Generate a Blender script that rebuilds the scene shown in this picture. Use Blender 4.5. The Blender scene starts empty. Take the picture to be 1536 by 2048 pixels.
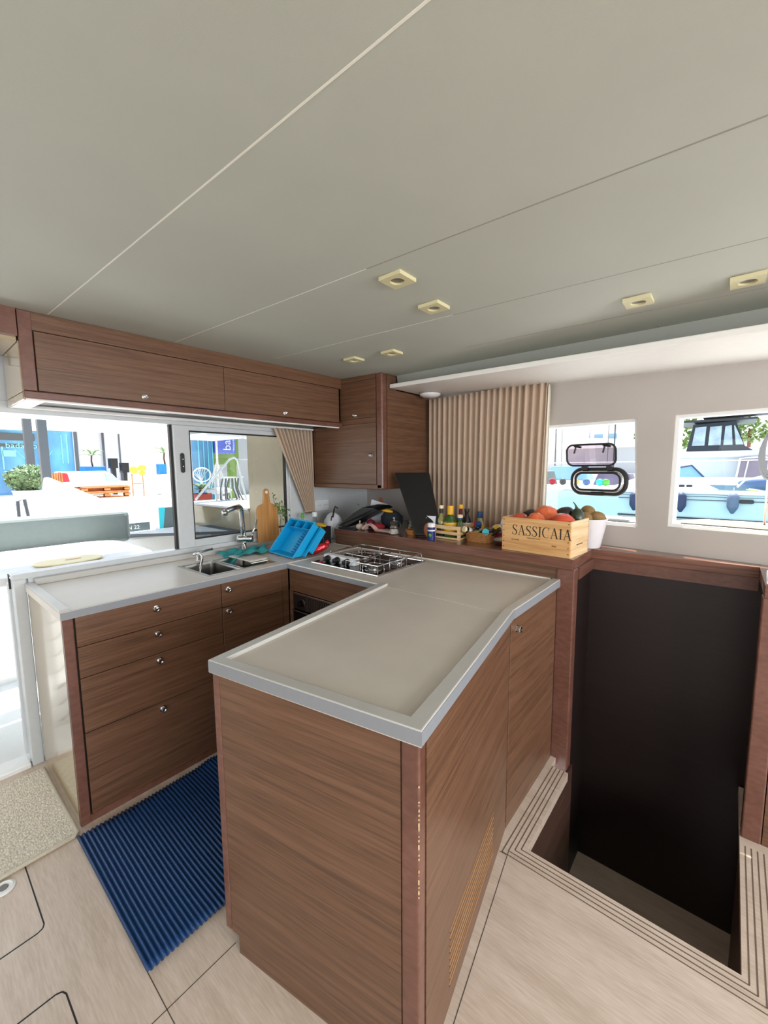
import bpy, bmesh, math, random
from mathutils import Vector, Matrix
random.seed(7)
C = bpy.context.scene.collection
scene = bpy.context.scene
PI = math.pi

# ------------------------------------------------------------------ camera
cam_d = bpy.data.cameras.new('camera'); cam = bpy.data.objects.new('camera', cam_d); C.objects.link(cam)
cam_d.sensor_fit = 'VERTICAL'; cam_d.sensor_height = 32.0; cam_d.lens = 32.0*830/2048
cam_d.clip_start = 0.03; cam_d.clip_end = 400
R_ = [[0.76708224, 0.64149531, -0.00828287], [0.06281339, -0.08794669, -0.99414278], [-0.63846638, 0.76206899, -0.10775684]]
M4 = Matrix(((R_[0][0], -R_[1][0], -R_[2][0], 0), (R_[0][1], -R_[1][1], -R_[2][1], 0), (R_[0][2], -R_[1][2], -R_[2][2], 1.48), (0, 0, 0, 1)))
cam.matrix_world = M4
scene.camera = cam

# ------------------------------------------------------------------ light
scene.view_settings.view_transform = 'Standard'; scene.view_settings.look = 'None'
scene.view_settings.gamma = 1.0; scene.view_settings.exposure = 0.0; scene.view_settings.use_curve_mapping = False
w = bpy.data.worlds.new('world'); scene.world = w; w.use_nodes = True
nt = w.node_tree; bg = nt.nodes['Background']
tc = nt.nodes.new('ShaderNodeTexCoord'); sx = nt.nodes.new('ShaderNodeSeparateXYZ'); cr = nt.nodes.new('ShaderNodeValToRGB')
nt.links.new(tc.outputs['Generated'], sx.inputs[0]); nt.links.new(sx.outputs['Z'], cr.inputs[0]); nt.links.new(cr.outputs[0], bg.inputs[0])
cr.color_ramp.elements[0].position = 0.0; cr.color_ramp.elements[0].color = (1.0, 1.0, 1.0, 1)
cr.color_ramp.elements[1].position = 0.8; cr.color_ramp.elements[1].color = (0.55, 0.75, 1.0, 1)
bg.inputs[1].default_value = 2.0
sun_d = bpy.data.lights.new('sun', 'SUN'); sun = bpy.data.objects.new('sun', sun_d); C.objects.link(sun)
sun_d.energy = 17.0; sun_d.angle = 0.01; sun_d.color = (1.0, 0.96, 0.9)
sun.rotation_euler = Vector((-0.12, 0.36, 0.89)).to_track_quat('Z', 'Y').to_euler()
def area(name, loc, target, sx_, sy_, power, col=(1, 1, 1)):
    d = bpy.data.lights.new(name, 'AREA'); o = bpy.data.objects.new(name, d); C.objects.link(o)
    d.shape = 'RECTANGLE'; d.size = sx_; d.size_y = sy_; d.energy = power; d.color = col
    o.location = loc; o.rotation_euler = (Vector(loc)-Vector(target)).to_track_quat('Z', 'Y').to_euler()
    return o
# daylight through the saloon's windows behind and beside the camera, and through the open cockpit door
area('daylight_front_windows', (0.1, -2.75, 1.40), (0.1, -0.4, 0.3), 3.6, 0.95, 30, (0.98, 0.98, 1.0))
area('daylight_side_windows', (2.55, 0.4, 1.40), (0.4, 0.8, 0.4), 3.2, 0.9, 125, (0.97, 0.98, 1.0))
area('daylight_cockpit_door', (-2.95, -0.25, 1.1), (0, -0.2, 1.3), 1.0, 1.7, 4, (1.0, 0.99, 0.94))

# ------------------------------------------------------------------ materials
def lin(c):
    if isinstance(c, str):
        c = tuple(int(c[i:i+2], 16)/255 for i in (0, 2, 4))
    return tuple((v/12.92 if v <= 0.04045 else ((v+0.055)/1.055)**2.4) for v in c)
def new_mat(name):
    m = bpy.data.materials.new(name); m.use_nodes = True
    return m, m.node_tree, m.node_tree.nodes['Principled BSDF']
def mat(name, col, rough=0.5, metal=0.0, noise=0.0, nscale=30, bump=0.0, coat=0.0, spec=0.5, emit=0, stretch=(1, 1, 1), bscale=None):
    m, t, b = new_mat(name); c = lin(col)
    b.inputs['Base Color'].default_value = (*c, 1); b.inputs['Roughness'].default_value = rough; b.inputs['Metallic'].default_value = metal
    b.inputs['Coat Weight'].default_value = coat; b.inputs['Coat Roughness'].default_value = 0.08
    b.inputs['Specular IOR Level'].default_value = spec
    if emit:
        b.inputs['Emission Color'].default_value = (*c, 1); b.inputs['Emission Strength'].default_value = emit
    tcn = t.nodes.new('ShaderNodeTexCoord'); mp = t.nodes.new('ShaderNodeMapping'); mp.inputs['Scale'].default_value = stretch
    t.links.new(tcn.outputs['Object'], mp.inputs[0])
    n = t.nodes.new('ShaderNodeTexNoise'); n.inputs['Scale'].default_value = nscale; n.inputs['Detail'].default_value = 4
    t.links.new(mp.outputs[0], n.inputs['Vector'])
    rmp = t.nodes.new('ShaderNodeValToRGB')
    k = max(noise, 0.015)
    rmp.color_ramp.elements[0].position = 0.3; rmp.color_ramp.elements[1].position = 0.7
    rmp.color_ramp.elements[0].color = (*[v*(1-k) for v in c], 1); rmp.color_ramp.elements[1].color = (*[min(1, v*(1+k)) for v in c], 1)
    t.links.new(n.outputs['Fac'], rmp.inputs[0]); t.links.new(rmp.outputs[0], b.inputs['Base Color'])
    if bump:
        n2 = t.nodes.new('ShaderNodeTexNoise'); n2.inputs['Scale'].default_value = bscale or nscale; n2.inputs['Detail'].default_value = 3
        t.links.new(mp.outputs[0], n2.inputs['Vector'])
        bp = t.nodes.new('ShaderNodeBump'); bp.inputs['Strength'].default_value = bump; bp.inputs['Distance'].default_value = 0.004
        t.links.new(n2.outputs['Fac'], bp.inputs['Height']); t.links.new(bp.outputs[0], b.inputs['Normal'])
    return m
def wood(name, c0, c1, c2, scale=(1.2, 1.2, 38), rough=0.38, coat=0.15, fine=(6, 6, 190)):
    m, t, b = new_mat(name)
    tcn = t.nodes.new('ShaderNodeTexCoord')
    def nz(sc, detail, dist=0.0):
        mp = t.nodes.new('ShaderNodeMapping'); mp.inputs['Scale'].default_value = sc
        n = t.nodes.new('ShaderNodeTexNoise'); n.inputs['Scale'].default_value = 1.0; n.inputs['Detail'].default_value = detail
        n.inputs['Distortion'].default_value = dist
        t.links.new(tcn.outputs['Object'], mp.inputs[0]); t.links.new(mp.outputs[0], n.inputs['Vector']); return n
    a = nz(scale, 3, 0.4); f = nz(fine, 2); bl = nz(tuple(v*0.12 for v in scale), 2)
    mx = t.nodes.new('ShaderNodeMath'); mx.operation = 'MULTIPLY_ADD'; mx.inputs[1].default_value = 0.5
    t.links.new(f.outputs['Fac'], mx.inputs[0]); 
    h = t.nodes.new('ShaderNodeMath'); h.operation = 'MULTIPLY'; h.inputs[1].default_value = 0.5
    t.links.new(a.outputs['Fac'], h.inputs[0]); t.links.new(h.outputs[0], mx.inputs[2])
    r = t.nodes.new('ShaderNodeValToRGB'); e = r.color_ramp.elements
    e[0].position = 0.36; e[0].color = (*lin(c0), 1); e[1].position = 0.64; e[1].color = (*lin(c2), 1)
    k = e.new(0.5); k.color = (*lin(c1), 1)
    t.links.new(mx.outputs[0], r.inputs[0])
    t.links.new(r.outputs[0], b.inputs['Base Color'])
    b.inputs['Roughness'].default_value = rough; b.inputs['Coat Weight'].default_value = coat; b.inputs['Coat Roughness'].default_value = 0.2
    bp = t.nodes.new('ShaderNodeBump'); bp.inputs['Strength'].default_value = 0.12; bp.inputs['Distance'].default_value = 0.002
    t.links.new(f.outputs['Fac'], bp.inputs['Height']); t.links.new(bp.outputs[0], b.inputs['Normal'])
    return m
def glass(name, tint, refl=0.08, rough=0.0):
    m, t, b = new_mat(name); t.nodes.remove(b)
    out = t.nodes['Material Output']; tr = t.nodes.new('ShaderNodeBsdfTransparent'); gl = t.nodes.new('ShaderNodeBsdfGlossy')
    tr.inputs[0].default_value = (*tint, 1); gl.inputs['Roughness'].default_value = rough
    lw = t.nodes.new('ShaderNodeFresnel'); lw.inputs['IOR'].default_value = 1.45
    mx = t.nodes.new('ShaderNodeMixShader'); sc = t.nodes.new('ShaderNodeMath'); sc.operation = 'MULTIPLY'; sc.inputs[1].default_value = refl*12
    ge = t.nodes.new('ShaderNodeNewGeometry'); fr = t.nodes.new('ShaderNodeMath'); fr.operation = 'SUBTRACT'; fr.inputs[0].default_value = 1.0
    t.links.new(ge.outputs['Backfacing'], fr.inputs[1]); mu = t.nodes.new('ShaderNodeMath'); mu.operation = 'MULTIPLY'
    t.links.new(lw.outputs[0], mu.inputs[0]); t.links.new(fr.outputs[0], mu.inputs[1]); t.links.new(mu.outputs[0], sc.inputs[0]); sc.use_clamp = True
    t.links.new(sc.outputs[0], mx.inputs[0]); t.links.new(tr.outputs[0], mx.inputs[1]); t.links.new(gl.outputs[0], mx.inputs[2])
    t.links.new(mx.outputs[0], out.inputs[0]); return m
W = {}
W['wood'] = wood('oiled_brown_wood', '563c2b', '6a4a35', '765540', scale=(1.0, 1.0, 60), fine=(7, 7, 260))
W['wood_dark'] = wood('reddish_solid_wood', '623e32', '6d473a', '775043', scale=(3, 3, 4), fine=(30, 30, 60), rough=0.35, coat=0.25)
W['wood_ledge'] = wood('polished_ledge_wood', '5a3a2e', '70493a', '82574455'[:6], scale=(1.2, 14, 30), rough=0.22, coat=0.5, fine=(5, 60, 120))
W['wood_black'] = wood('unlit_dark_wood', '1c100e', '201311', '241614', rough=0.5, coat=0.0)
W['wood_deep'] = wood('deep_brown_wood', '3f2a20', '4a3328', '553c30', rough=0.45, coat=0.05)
W['floor'] = wood('greige_floor_laminate', 'bba997', 'c8b6a5', 'd2c1b2', scale=(2.5, 18, 18), rough=0.36, coat=0.12, fine=(18, 170, 170))
W['seam'] = mat('dark_joint', '4a4038', 0.7)
W['groove'] = mat('dark_groove', '6b5a4c', 0.7)
W['top'] = mat('grey_solid_surface', 'cdc5ba', 0.36, noise=0.03, nscale=8, bump=0.02, bscale=400)
W['rim'] = mat('grey_solid_surface_rim', 'bcbab5', 0.30, noise=0.02, nscale=20)
W['edge'] = mat('blue_grey_edge_shade', '8a8d92', 0.35, noise=0.02, nscale=60)  # cooler shade of the worktops' vertical edges, put into the colour
W['fascia'] = mat('grey_green_fascia', '9b9e95', 0.5)
W['ceil'] = mat('off_white_vinyl_headliner', 'b4b6ab', 0.62, noise=0.02, nscale=5, bump=0.05, bscale=500)
W['seam_light'] = mat('pale_seam', 'e9e6da', 0.5)
W['seam_mid'] = mat('grey_seam', '918d85', 0.6)
W['soffit'] = mat('white_painted_soffit', 'f0eeea', 0.35, noise=0.01)
W['wall'] = mat('pale_grey_wall', 'b2aba4', 0.55, noise=0.02, nscale=6, bump=0.03, bscale=300)
W['white'] = mat('white_gelcoat', 'e8e9e8', 0.3)
W['alu'] = mat('painted_white_aluminium', 'c9cdcf', 0.28, noise=0.02)
W['gasket'] = mat('black_rubber', '1c1b1a', 0.6)
W['chrome'] = mat('chrome', 'd8d8d8', 0.08, metal=1.0)
W['steel'] = mat('brushed_steel', 'a9a7a2', 0.28, metal=1.0, noise=0.04, nscale=60, stretch=(1, 8, 1))
W['cream'] = mat('glossy_cream', 'ad9b7c', 0.16, noise=0.03, nscale=4, coat=0.6)  # even glossy cream shared by end panels, header and wing wall
W['black'] = mat('black_plastic', '141416', 0.4)
W['blackgloss'] = mat('black_gloss', '0c0c0d', 0.08)
W['curtain'] = mat('taupe_curtain_cloth', 'bca590', 0.85, noise=0.05, nscale=200, stretch=(1, 1, 0.05))
W['curtain_white'] = mat('lit_curtain_cream', 'e6dfcf', 0.8)  # window light coming through the curtain edge, put into a cream colour
W['glass'] = glass('clear_window_glass', (0.97, 0.98, 0.98), 0.05)
W['glass_grey'] = glass('grey_tinted_glass', (0.66, 0.68, 0.68), 0.10)
W['glass_pink'] = glass('smoked_acrylic', (0.72, 0.66, 0.70), 0.12)
W['lamp_cream'] = mat('cream_lamp_trim', 'cfc79f', 0.4)
W['lamp_glass'] = mat('frosted_lamp_glass', '6f6862', 0.3)
W['blue'] = mat('blue_dish_plastic', '0b9fd6', 0.35)
W['mat_blue'] = mat('blue_foam_mat', '173c69', 0.42, noise=0.05, nscale=20)
W['rug'] = mat('beige_loop_carpet', 'd3cab9', 0.95, noise=0.38, nscale=90, bump=1.0, bscale=130, stretch=(1, 2, 1))
W['rug_edge'] = mat('carpet_binding', 'c6bda9', 0.85, noise=0.1, nscale=120, bump=0.3)
W['teal'] = mat('teal_microfibre', '2b8e92', 0.9, noise=0.08, nscale=80, bump=0.3)
W['pine'] = wood('pine_wood', 'c08c52', 'd3a268', 'dcb17a', scale=(2, 2, 40), rough=0.5, coat=0.1)
W['pine_pale'] = wood('pale_pine_wood', 'd3ac7c', 'e2c193', 'ebcfa6', scale=(2, 2, 40), rough=0.5, coat=0.1)
W['bamboo'] = wood('bamboo_board', 'a8743c', 'ba8549', 'c99459', scale=(3, 45, 2), rough=0.45, coat=0.1, fine=(10, 160, 6))
W['ink'] = mat('black_ink', '241a12', 0.7)
W['tomato'] = mat('ripe_tomato_skin', 'cc4a2c', 0.22, noise=0.22, nscale=9, coat=0.3)
W['tomato2'] = mat('orange_tomato_skin', 'd9683a', 0.22, noise=0.18, nscale=9, coat=0.3)
W['red_bag'] = mat('red_foil', 'b3202a', 0.25, metal=0.3, bump=0.5, nscale=40)
W['aubergine'] = mat('dark_aubergine_skin', '2a2126', 0.2, coat=0.5)
W['avocado'] = mat('dark_green_skin', '2f3b2c', 0.3, noise=0.2, nscale=40, bump=0.2)
W['kiwi'] = mat('kiwi_skin', '8a6b3f', 0.8, noise=0.15, nscale=60)
W['stem'] = mat('green_stem', '4c5a32', 0.7)
W['ceramic'] = mat('white_ceramic', 'e6e3e6', 0.2)
W['gbottle'] = mat('green_bottle_glass', '2f5a1e', 0.08, spec=0.7, coat=0.5)
W['oil'] = mat('yellow_oil_bottle', '8f8a50', 0.1, coat=0.6)
W['yellow'] = mat('yellow_label', 'e2ac1c', 0.45)
W['dkbottle'] = mat('dark_bottle_glass', '181513', 0.08, coat=0.5)
W['bluecap'] = mat('navy_cap', '123b6b', 0.35)
W['creamcap'] = mat('cream_cap', 'e8dcab', 0.5)
W['wicker'] = mat('woven_wicker', '9c6a36', 0.7, noise=0.3, nscale=70, bump=0.8, bscale=90, stretch=(1, 1, 2))
W['garlic'] = mat('garlic_skin', 'cfc0ac', 0.6, noise=0.1, nscale=30)
W['onion'] = mat('red_onion_skin', '7c2436', 0.3, noise=0.2, nscale=30)
W['red'] = mat('red_cloth', 'a2202a', 0.8, noise=0.1)
W['navy'] = mat('navy_cloth', '1d2430', 0.85, noise=0.2, nscale=40)
W['leaf'] = mat('green_leaves', '5c7a3a', 0.6, noise=0.3, nscale=14)
W['leaf_dk'] = mat('olive_leaves', '6f8660', 0.6, noise=0.35, nscale=3)
W['leaf_pale'] = mat('pale_leaf', 'b9c03a', 0.5)
W['orange'] = mat('orange_board', 'b4592c', 0.5)
W['paper'] = mat('white_paper', 'd9dce4', 0.7)
W['pinkish'] = mat('pink_porcelain', 'c9a79d', 0.25, noise=0.05)
W['can_navy'] = mat('navy_can', '1a2a6b', 0.3, metal=0.2)
W['tan'] = mat('tan_leather', '9b5a34', 0.5)
W['clear'] = glass('clear_plastic', (0.85, 0.88, 0.86), 0.12)
W['limegreen'] = mat('lime_green_label', '58a637', 0.5)
W['socket'] = mat('white_socket_plastic', 'e4e7ea', 0.35)
# outside
W['quay'] = mat('pale_quay_paving', 'e4dbd0', 0.85, noise=0.05, nscale=3)
W['grey_cushion'] = mat('grey_vinyl_cushion', '5f6a69', 0.55, noise=0.04)
W['facade'] = mat('pale_grey_facade', 'b9bcc3', 0.7, noise=0.03, nscale=2)
W['facade_white'] = mat('white_facade', 'eef0f2', 0.6)
W['mural'] = mat('blue_glass_front', '5b98c8', 0.15, noise=0.35, nscale=1.3, stretch=(1, 1, 0.4))
W['cyan'] = mat('cyan_lettering', '7fe4f2', 0.5)
W['awning'] = mat('cream_awning', 'efe0b8', 0.7)
W['darkgrey'] = mat('dark_grey_metal', '4a5056', 0.5)
W['dkgrey2'] = mat('charcoal_canvas', '262c34', 0.7)
W['pallet'] = mat('orange_pallet_wood', 'b9713c', 0.7, noise=0.2, nscale=12)
W['pallet_dk'] = mat('dark_pallet_wood', '6a3b22', 0.8)
W['bluepot'] = mat('blue_plastic_pot', '1573c8', 0.4)
W['terracotta'] = mat('terracotta_pot', '9d3c30', 0.6)
W['lightblue'] = mat('light_blue_cushion', '7ba2cf', 0.8)
W['sign_blue'] = mat('violet_blue_sign', '5a6fd0', 0.4, noise=0.08, nscale=3)
W['sign_white'] = mat('white_lettering', 'eef2fb', 0.5)
W['sign_green'] = mat('green_panel', '7a9a4a', 0.5)
W['tealfilm'] = mat('teal_panel', '2f7f80', 0.5)
W['turq'] = mat('turquoise_board', '35c2cf', 0.5)
W['hull'] = mat('pale_cyan_hull', 'bfd9df', 0.25, noise=0.05, nscale=0.8)
W['hull_white'] = mat('white_hull', 'e9eef0', 0.3)
W['stripe'] = mat('black_stripe', '1b2229', 0.4)
W['fender'] = mat('navy_fender', '2f3a5a', 0.6, noise=0.06)
W['fender2'] = mat('blue_grey_fender', '5d6d86', 0.6, noise=0.06)
W['boatglass'] = mat('dark_boat_window', '55758a', 0.1)
W['vinyl'] = mat('clear_vinyl_panel', '9fb0bd', 0.2, noise=0.3, nscale=3)
W['tender'] = mat('blue_tender_cover', '3a5c8c', 0.6, noise=0.08, nscale=2)
W['smoky'] = mat('smoky_violet_window', '75667a', 0.2, noise=0.25, nscale=2)
W['lime'] = mat('lime_piping', 'c9dc3c', 0.5)
W['teak'] = mat('pale_teak', 'dcb9a2', 0.7, noise=0.06, nscale=20)
W['water'] = mat('harbour_water', '6c8a90', 0.12, bump=0.6, nscale=1.5)
W['hill'] = mat('wooded_hill', '71896a', 0.9, noise=0.45, nscale=0.35)
W['bldg'] = mat('white_building', 'eeeaea', 0.8)
W['bldg2'] = mat('pale_grey_building', 'b5b4b8', 0.8)
W['bluewin'] = mat('light_blue_window', '7fa6cf', 0.3)
W['redacc'] = mat('red_buoy', 'd6576b', 0.6)
W['rope'] = mat('grey_rope', '6b6a6c', 0.9)
W['boxwhite'] = mat('white_foam', 'f2f2f4', 0.6)

# ------------------------------------------------------------------ geometry helpers
class MB:
    def __init__(s): s.bm = bmesh.new()
    def hexa(s, p):   # 8 points: bottom 4 ccw, top 4
        v = [s.bm.verts.new(q) for q in p]
        for f in ((0, 3, 2, 1), (4, 5, 6, 7), (0, 1, 5, 4), (1, 2, 6, 5), (2, 3, 7, 6), (3, 0, 4, 7)):
            s.bm.faces.new([v[i] for i in f])
        return s
    def box(s, x0, x1, y0, y1, z0, z1):
        return s.hexa([(x0, y0, z0), (x1, y0, z0), (x1, y1, z0), (x0, y1, z0), (x0, y0, z1), (x1, y0, z1), (x1, y1, z1), (x0, y1, z1)])
    def prism(s, poly, z0, z1):
        b = [s.bm.verts.new((p[0], p[1], z0)) for p in poly]; t = [s.bm.verts.new((p[0], p[1], z1)) for p in poly]
        s.bm.faces.new(b[::-1]); s.bm.faces.new(t); n = len(poly)
        for i in range(n): s.bm.faces.new((b[i], b[(i+1) % n], t[(i+1) % n], t[i]))
        return s
    def extrude(s, poly, d):   # planar 3d polygon extruded by vector d
        d = Vector(d); b = [s.bm.verts.new(p) for p in poly]; t = [s.bm.verts.new(Vector(p)+d) for p in poly]
        s.bm.faces.new(b[::-1]); s.bm.faces.new(t); n = len(poly)
        for i in range(n): s.bm.faces.new((b[i], b[(i+1) % n], t[(i+1) % n], t[i]))
        return s
    def lathe(s, prof, c=(0, 0, 0), axis='z', seg=24, M=None, sx=1, sy=1):
        c = Vector(c); rings = []
        for r, z in prof:
            ring = []
            for i in range(seg):
                a = 2*PI*i/seg; p = Vector((r*math.cos(a)*sx, r*math.sin(a)*sy, z))
                if M is not None: p = M @ p
                ring.append(s.bm.verts.new(p+c))
            rings.append(ring)
        for a, b in zip(rings, rings[1:]):
            for i in range(seg): s.bm.faces.new((a[i], a[(i+1) % seg], b[(i+1) % seg], b[i]))
        s.bm.faces.new(rings[0][::-1]); s.bm.faces.new(rings[-1])
        return s
    def tube(s, pts, r, seg=8, closed=False, rr=None):
        pts = [Vector(p) for p in pts]; n = len(pts); rings = []; up0 = None
        for i, p in enumerate(pts):
            if closed: t = pts[(i+1) % n]-pts[i-1]
            else: t = pts[min(i+1, n-1)]-pts[max(i-1, 0)]
            t.normalize()
            if up0 is None:
                up0 = Vector((0, 0, 1)) if abs(t.z) < 0.9 else Vector((1, 0, 0))
            side = t.cross(up0).normalized(); up = side.cross(t).normalized(); up0 = up
            q = rr[i] if rr else r
            rings.append([s.bm.verts.new(p+(side*math.cos(2*PI*k/seg)+up*math.sin(2*PI*k/seg))*q) for k in range(seg)])
        rng = range(n if closed else n-1)
        for i in rng:
            a = rings[i]; b = rings[(i+1) % n]
            for k in range(seg): s.bm.faces.new((a[k], a[(k+1) % seg], b[(k+1) % seg], b[k]))
        if not closed: s.bm.faces.new(rings[0][::-1]); s.bm.faces.new(rings[-1])
        return s
    def ell(s, c, rx, ry, rz, seg=20, rings=12, f=None, M=None):
        c = Vector(c); R = []
        for j in range(1, rings):
            th = PI*j/rings; ring = []
            for i in range(seg):
                a = 2*PI*i/seg; k = f(a, th) if f else 1
                p = Vector((rx*math.sin(th)*math.cos(a)*k, ry*math.sin(th)*math.sin(a)*k, rz*math.cos(th)))
                if M is not None: p = M @ p
                ring.append(s.bm.verts.new(p+c))
            R.append(ring)
        def cap(z):
            p = Vector((0, 0, z)); 
            if M is not None: p = M @ p
            return s.bm.verts.new(p+c)
        t = cap(rz*(0.9 if f else 1)); b = cap(-rz)
        for i in range(seg):
            s.bm.faces.new((t, R[0][i], R[0][(i+1) % seg])); s.bm.faces.new((b, R[-1][(i+1) % seg], R[-1][i]))
        for a, d in zip(R, R[1:]):
            for i in range(seg): s.bm.faces.new((a[i], d[i], d[(i+1) % seg], a[(i+1) % seg]))
        return s
    def quad(s, *p): s.bm.faces.new([s.bm.verts.new(q) for q in p]); return s
    def grid(s, fn, nu, nv):
        g = [[s.bm.verts.new(fn(i/nu, j/nv)) for j in range(nv+1)] for i in range(nu+1)]
        for i in range(nu):
            for j in range(nv): s.bm.faces.new((g[i][j], g[i+1][j], g[i+1][j+1], g[i][j+1]))
        return s
def obj(name, mb, m, parent=None, bevel=0, smooth=False, local=False, solid=0, seg=2):
    bm = mb.bm; bmesh.ops.recalc_face_normals(bm, faces=bm.faces)
    me = bpy.data.meshes.new(name); bm.to_mesh(me); bm.free(); me.materials.append(m if not isinstance(m, str) else W[m])
    o = bpy.data.objects.new(name, me); C.objects.link(o)
    if smooth:
        me.shade_smooth()
    if solid:
        k = o.modifiers.new('solidify', 'SOLIDIFY'); k.thickness = solid; k.offset = 0
    if bevel:
        k = o.modifiers.new('bevel', 'BEVEL'); k.width = bevel; k.segments = seg; k.limit_method = 'ANGLE'; k.angle_limit = 0.6
        k.harden_normals = False
    if parent is not None:
        o.parent = parent
        if not local and parent.type == 'EMPTY':
            o.matrix_parent_inverse = Matrix.Translation(-parent.location)
    return o
def thing(name, label, cat, loc=(0, 0, 0), group=None, rz=0):
    o = bpy.data.objects.new(name, None); C.objects.link(o); o.empty_display_size = 0.05
    o.location = loc; o.rotation_euler = (0, 0, rz); o['label'] = label; o['category'] = cat
    if group: o['group'] = group
    return o
def tag(o, label, cat, group=None):
    o['label'] = label; o['category'] = cat
    if group: o['group'] = group
    return o
def struct(name, mb, m, parent=None, **k):
    o = obj(name, mb, m, parent, **k)
    if parent is None: o['kind'] = 'structure'
    return o
def copy_tree(o, parent=None):
    c = o.copy(); C.objects.link(c)
    if parent is not None: c.parent = parent
    for ch in list(o.children): copy_tree(ch, c)
    return c
def rrect(cx, cz_, w_, h_, r, n=6):
    pts = []
    for (sx_, sz_, a0) in ((1, 1, 0), (-1, 1, 90), (-1, -1, 180), (1, -1, 270)):
        for i in range(n+1):
            a = math.radians(a0+90*i/n); pts.append((cx+sx_*(w_/2-r)+r*math.cos(a), cz_+sz_*(h_/2-r)+r*math.sin(a)))
    return pts
def text(name, s, size, M, m, parent=None, extrude=0.0004, space=1.0):
    c = bpy.data.curves.new(name, 'FONT'); c.body = s; c.size = size; c.extrude = extrude; c.space_character = space; c.resolution_u = 3
    t = bpy.data.objects.new(name+'_tmp', c); C.objects.link(t)
    dg = bpy.context.evaluated_depsgraph_get(); me = bpy.data.meshes.new_from_object(t.evaluated_get(dg)); bpy.data.objects.remove(t)
    me.transform(M); me.materials.append(W[m]); me.name = name
    o = bpy.data.objects.new(name, me); C.objects.link(o)
    if parent is not None:
        o.parent = parent
        if parent.type == 'EMPTY': o.matrix_parent_inverse = Matrix.Translation(-parent.location)
    return o
def frame_from(o, u, v):   # matrix mapping local x->u, y->v, z->u x v at origin o
    u = Vector(u).normalized(); n = u.cross(Vector(v)).normalized(); v = n.cross(u)
    return Matrix(((u.x, v.x, n.x, o[0]), (u.y, v.y, n.y, o[1]), (u.z, v.z, n.z, o[2]), (0, 0, 0, 1)))
def knob(pos, normal, parent, r=0.013):
    n = Vector(normal).normalized(); M = n.to_track_quat('Z', 'Y').to_matrix()
    b = MB().lathe([(0.0, 0), (r*1.15, 0), (r*1.15, 0.003), (r*0.8, 0.004), (r*0.85, 0.012), (r, 0.016), (r*0.9, 0.020), (r*0.55, 0.021), (r*0.5, 0.016), (0.001, 0.016)], pos, M=M, seg=20)
    k = obj('knob', b, 'chrome', parent, smooth=False)
    return k

# ------------------------------------------------------------------ the room
def cz(x): return 2.11-0.026*(max(x, -2.3)+1.9)
def wy(x): return 2.571-0.1464*(x+0.619)          # inner face of the marina-side wall
XW = -2.60                                         # inner face of the cockpit-side wall
# floor with the stairwell cut out
f = MB()
f.box(-2.66, 2.45, -2.65, 1.47, -0.04, 0); f.box(-2.66, -0.60, 1.47, 2.9, -0.04, 0); f.box(-0.60, -0.52, 1.47, 1.99, -0.04, 0); f.box(0.112, 2.45, 1.47, 2.4, -0.04, 0)
floor = struct('floor', f, 'floor')
s = MB(); t_ = 0.0012
def seam(p, q, wd=0.0022, z=0.0006, mb=None):
    p = Vector((*p, z)); q = Vector((*q, z)); d = (q-p).normalized(); n = Vector((-d.y, d.x, 0))*wd/2; up = Vector((0, 0, t_))
    (mb or s).hexa([p-n-up, q-n-up, q+n-up, p+n-up, p-n, q-n, q+n, p+n])
seam((-2.5, 0.367), (-0.9, 0.367)); seam((-1.103, 0.576), (-1.095, -0.6)); seam((-0.573, 1.42), (-0.479, 0.843)); seam((-0.479, 0.843), (-0.29, -0.3))
seam((-0.573, 1.395), (-0.60, 1.395)); seam((-0.592, 1.395), (-0.592, 1.99))
struct('floor_joint', s, 'seam', floor)
s = MB()
def roundpath(p, r=0.02):
    out = [p[0]]
    for a, b, c in zip(p, p[1:], p[2:]):
        a, b, c = Vector(a), Vector(b), Vector(c); u = (a-b).normalized()*r; v = (c-b).normalized()*r
        out += [tuple(b+u), tuple(b+(u+v)*0.3), tuple(b+v)]
    return out+[p[-1]]
for P in ([(-1.96, 0.206), (-1.619, 0.203), (-1.612, -0.25), (-1.95, -0.25)], [(-1.384, -0.2), (-1.379, 0.199), (-1.0, 0.201)]):
    q = roundpath(P)
    for a, b in zip(q, q[1:]): seam(a, b, 0.004, 0.0008)
struct('hatch_joint', s, 'gasket', floor)
# stair nosing round the opening: four grooves
s = MB()
for i in range(4):
    d = 0.017+0.018*i
    seam((-0.52-d, 1.99), (-0.52-d, 1.47-d), 0.0035, 0.0008); seam((-0.52-d, 1.47-d), (0.112+d, 1.47-d), 0.0035, 0.0008); seam((0.112+d, 1.47-d), (0.112+d, 2.02), 0.0035, 0.0008)
struct('nosing_groove', s, 'groove', floor)
# stairwell
s = MB(); s.box(-0.56, 0.16, 0.9, 2.46, -0.82, -0.78); s.box(-0.52, 0.112, 1.47, 1.70, -0.30, -0.26); s.box(-0.52, 0.112, 1.47, 1.90, -0.56, -0.52)
struct('floor_lower', s, 'floor')
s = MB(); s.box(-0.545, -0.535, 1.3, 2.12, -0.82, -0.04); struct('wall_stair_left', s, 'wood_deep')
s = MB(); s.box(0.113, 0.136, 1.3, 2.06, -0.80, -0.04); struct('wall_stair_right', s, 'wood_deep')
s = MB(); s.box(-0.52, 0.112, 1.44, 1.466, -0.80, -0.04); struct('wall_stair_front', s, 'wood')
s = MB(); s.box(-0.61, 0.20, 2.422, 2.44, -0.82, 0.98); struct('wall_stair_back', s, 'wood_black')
s = MB(); s.box(0.15, 0.18, 2.10, 2.423, -0.82, 0.92); s.box(-0.60, -0.562, 2.10, 2.423, -0.82, 0.92); struct('wall_stair_side', s, 'wood_black')
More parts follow.
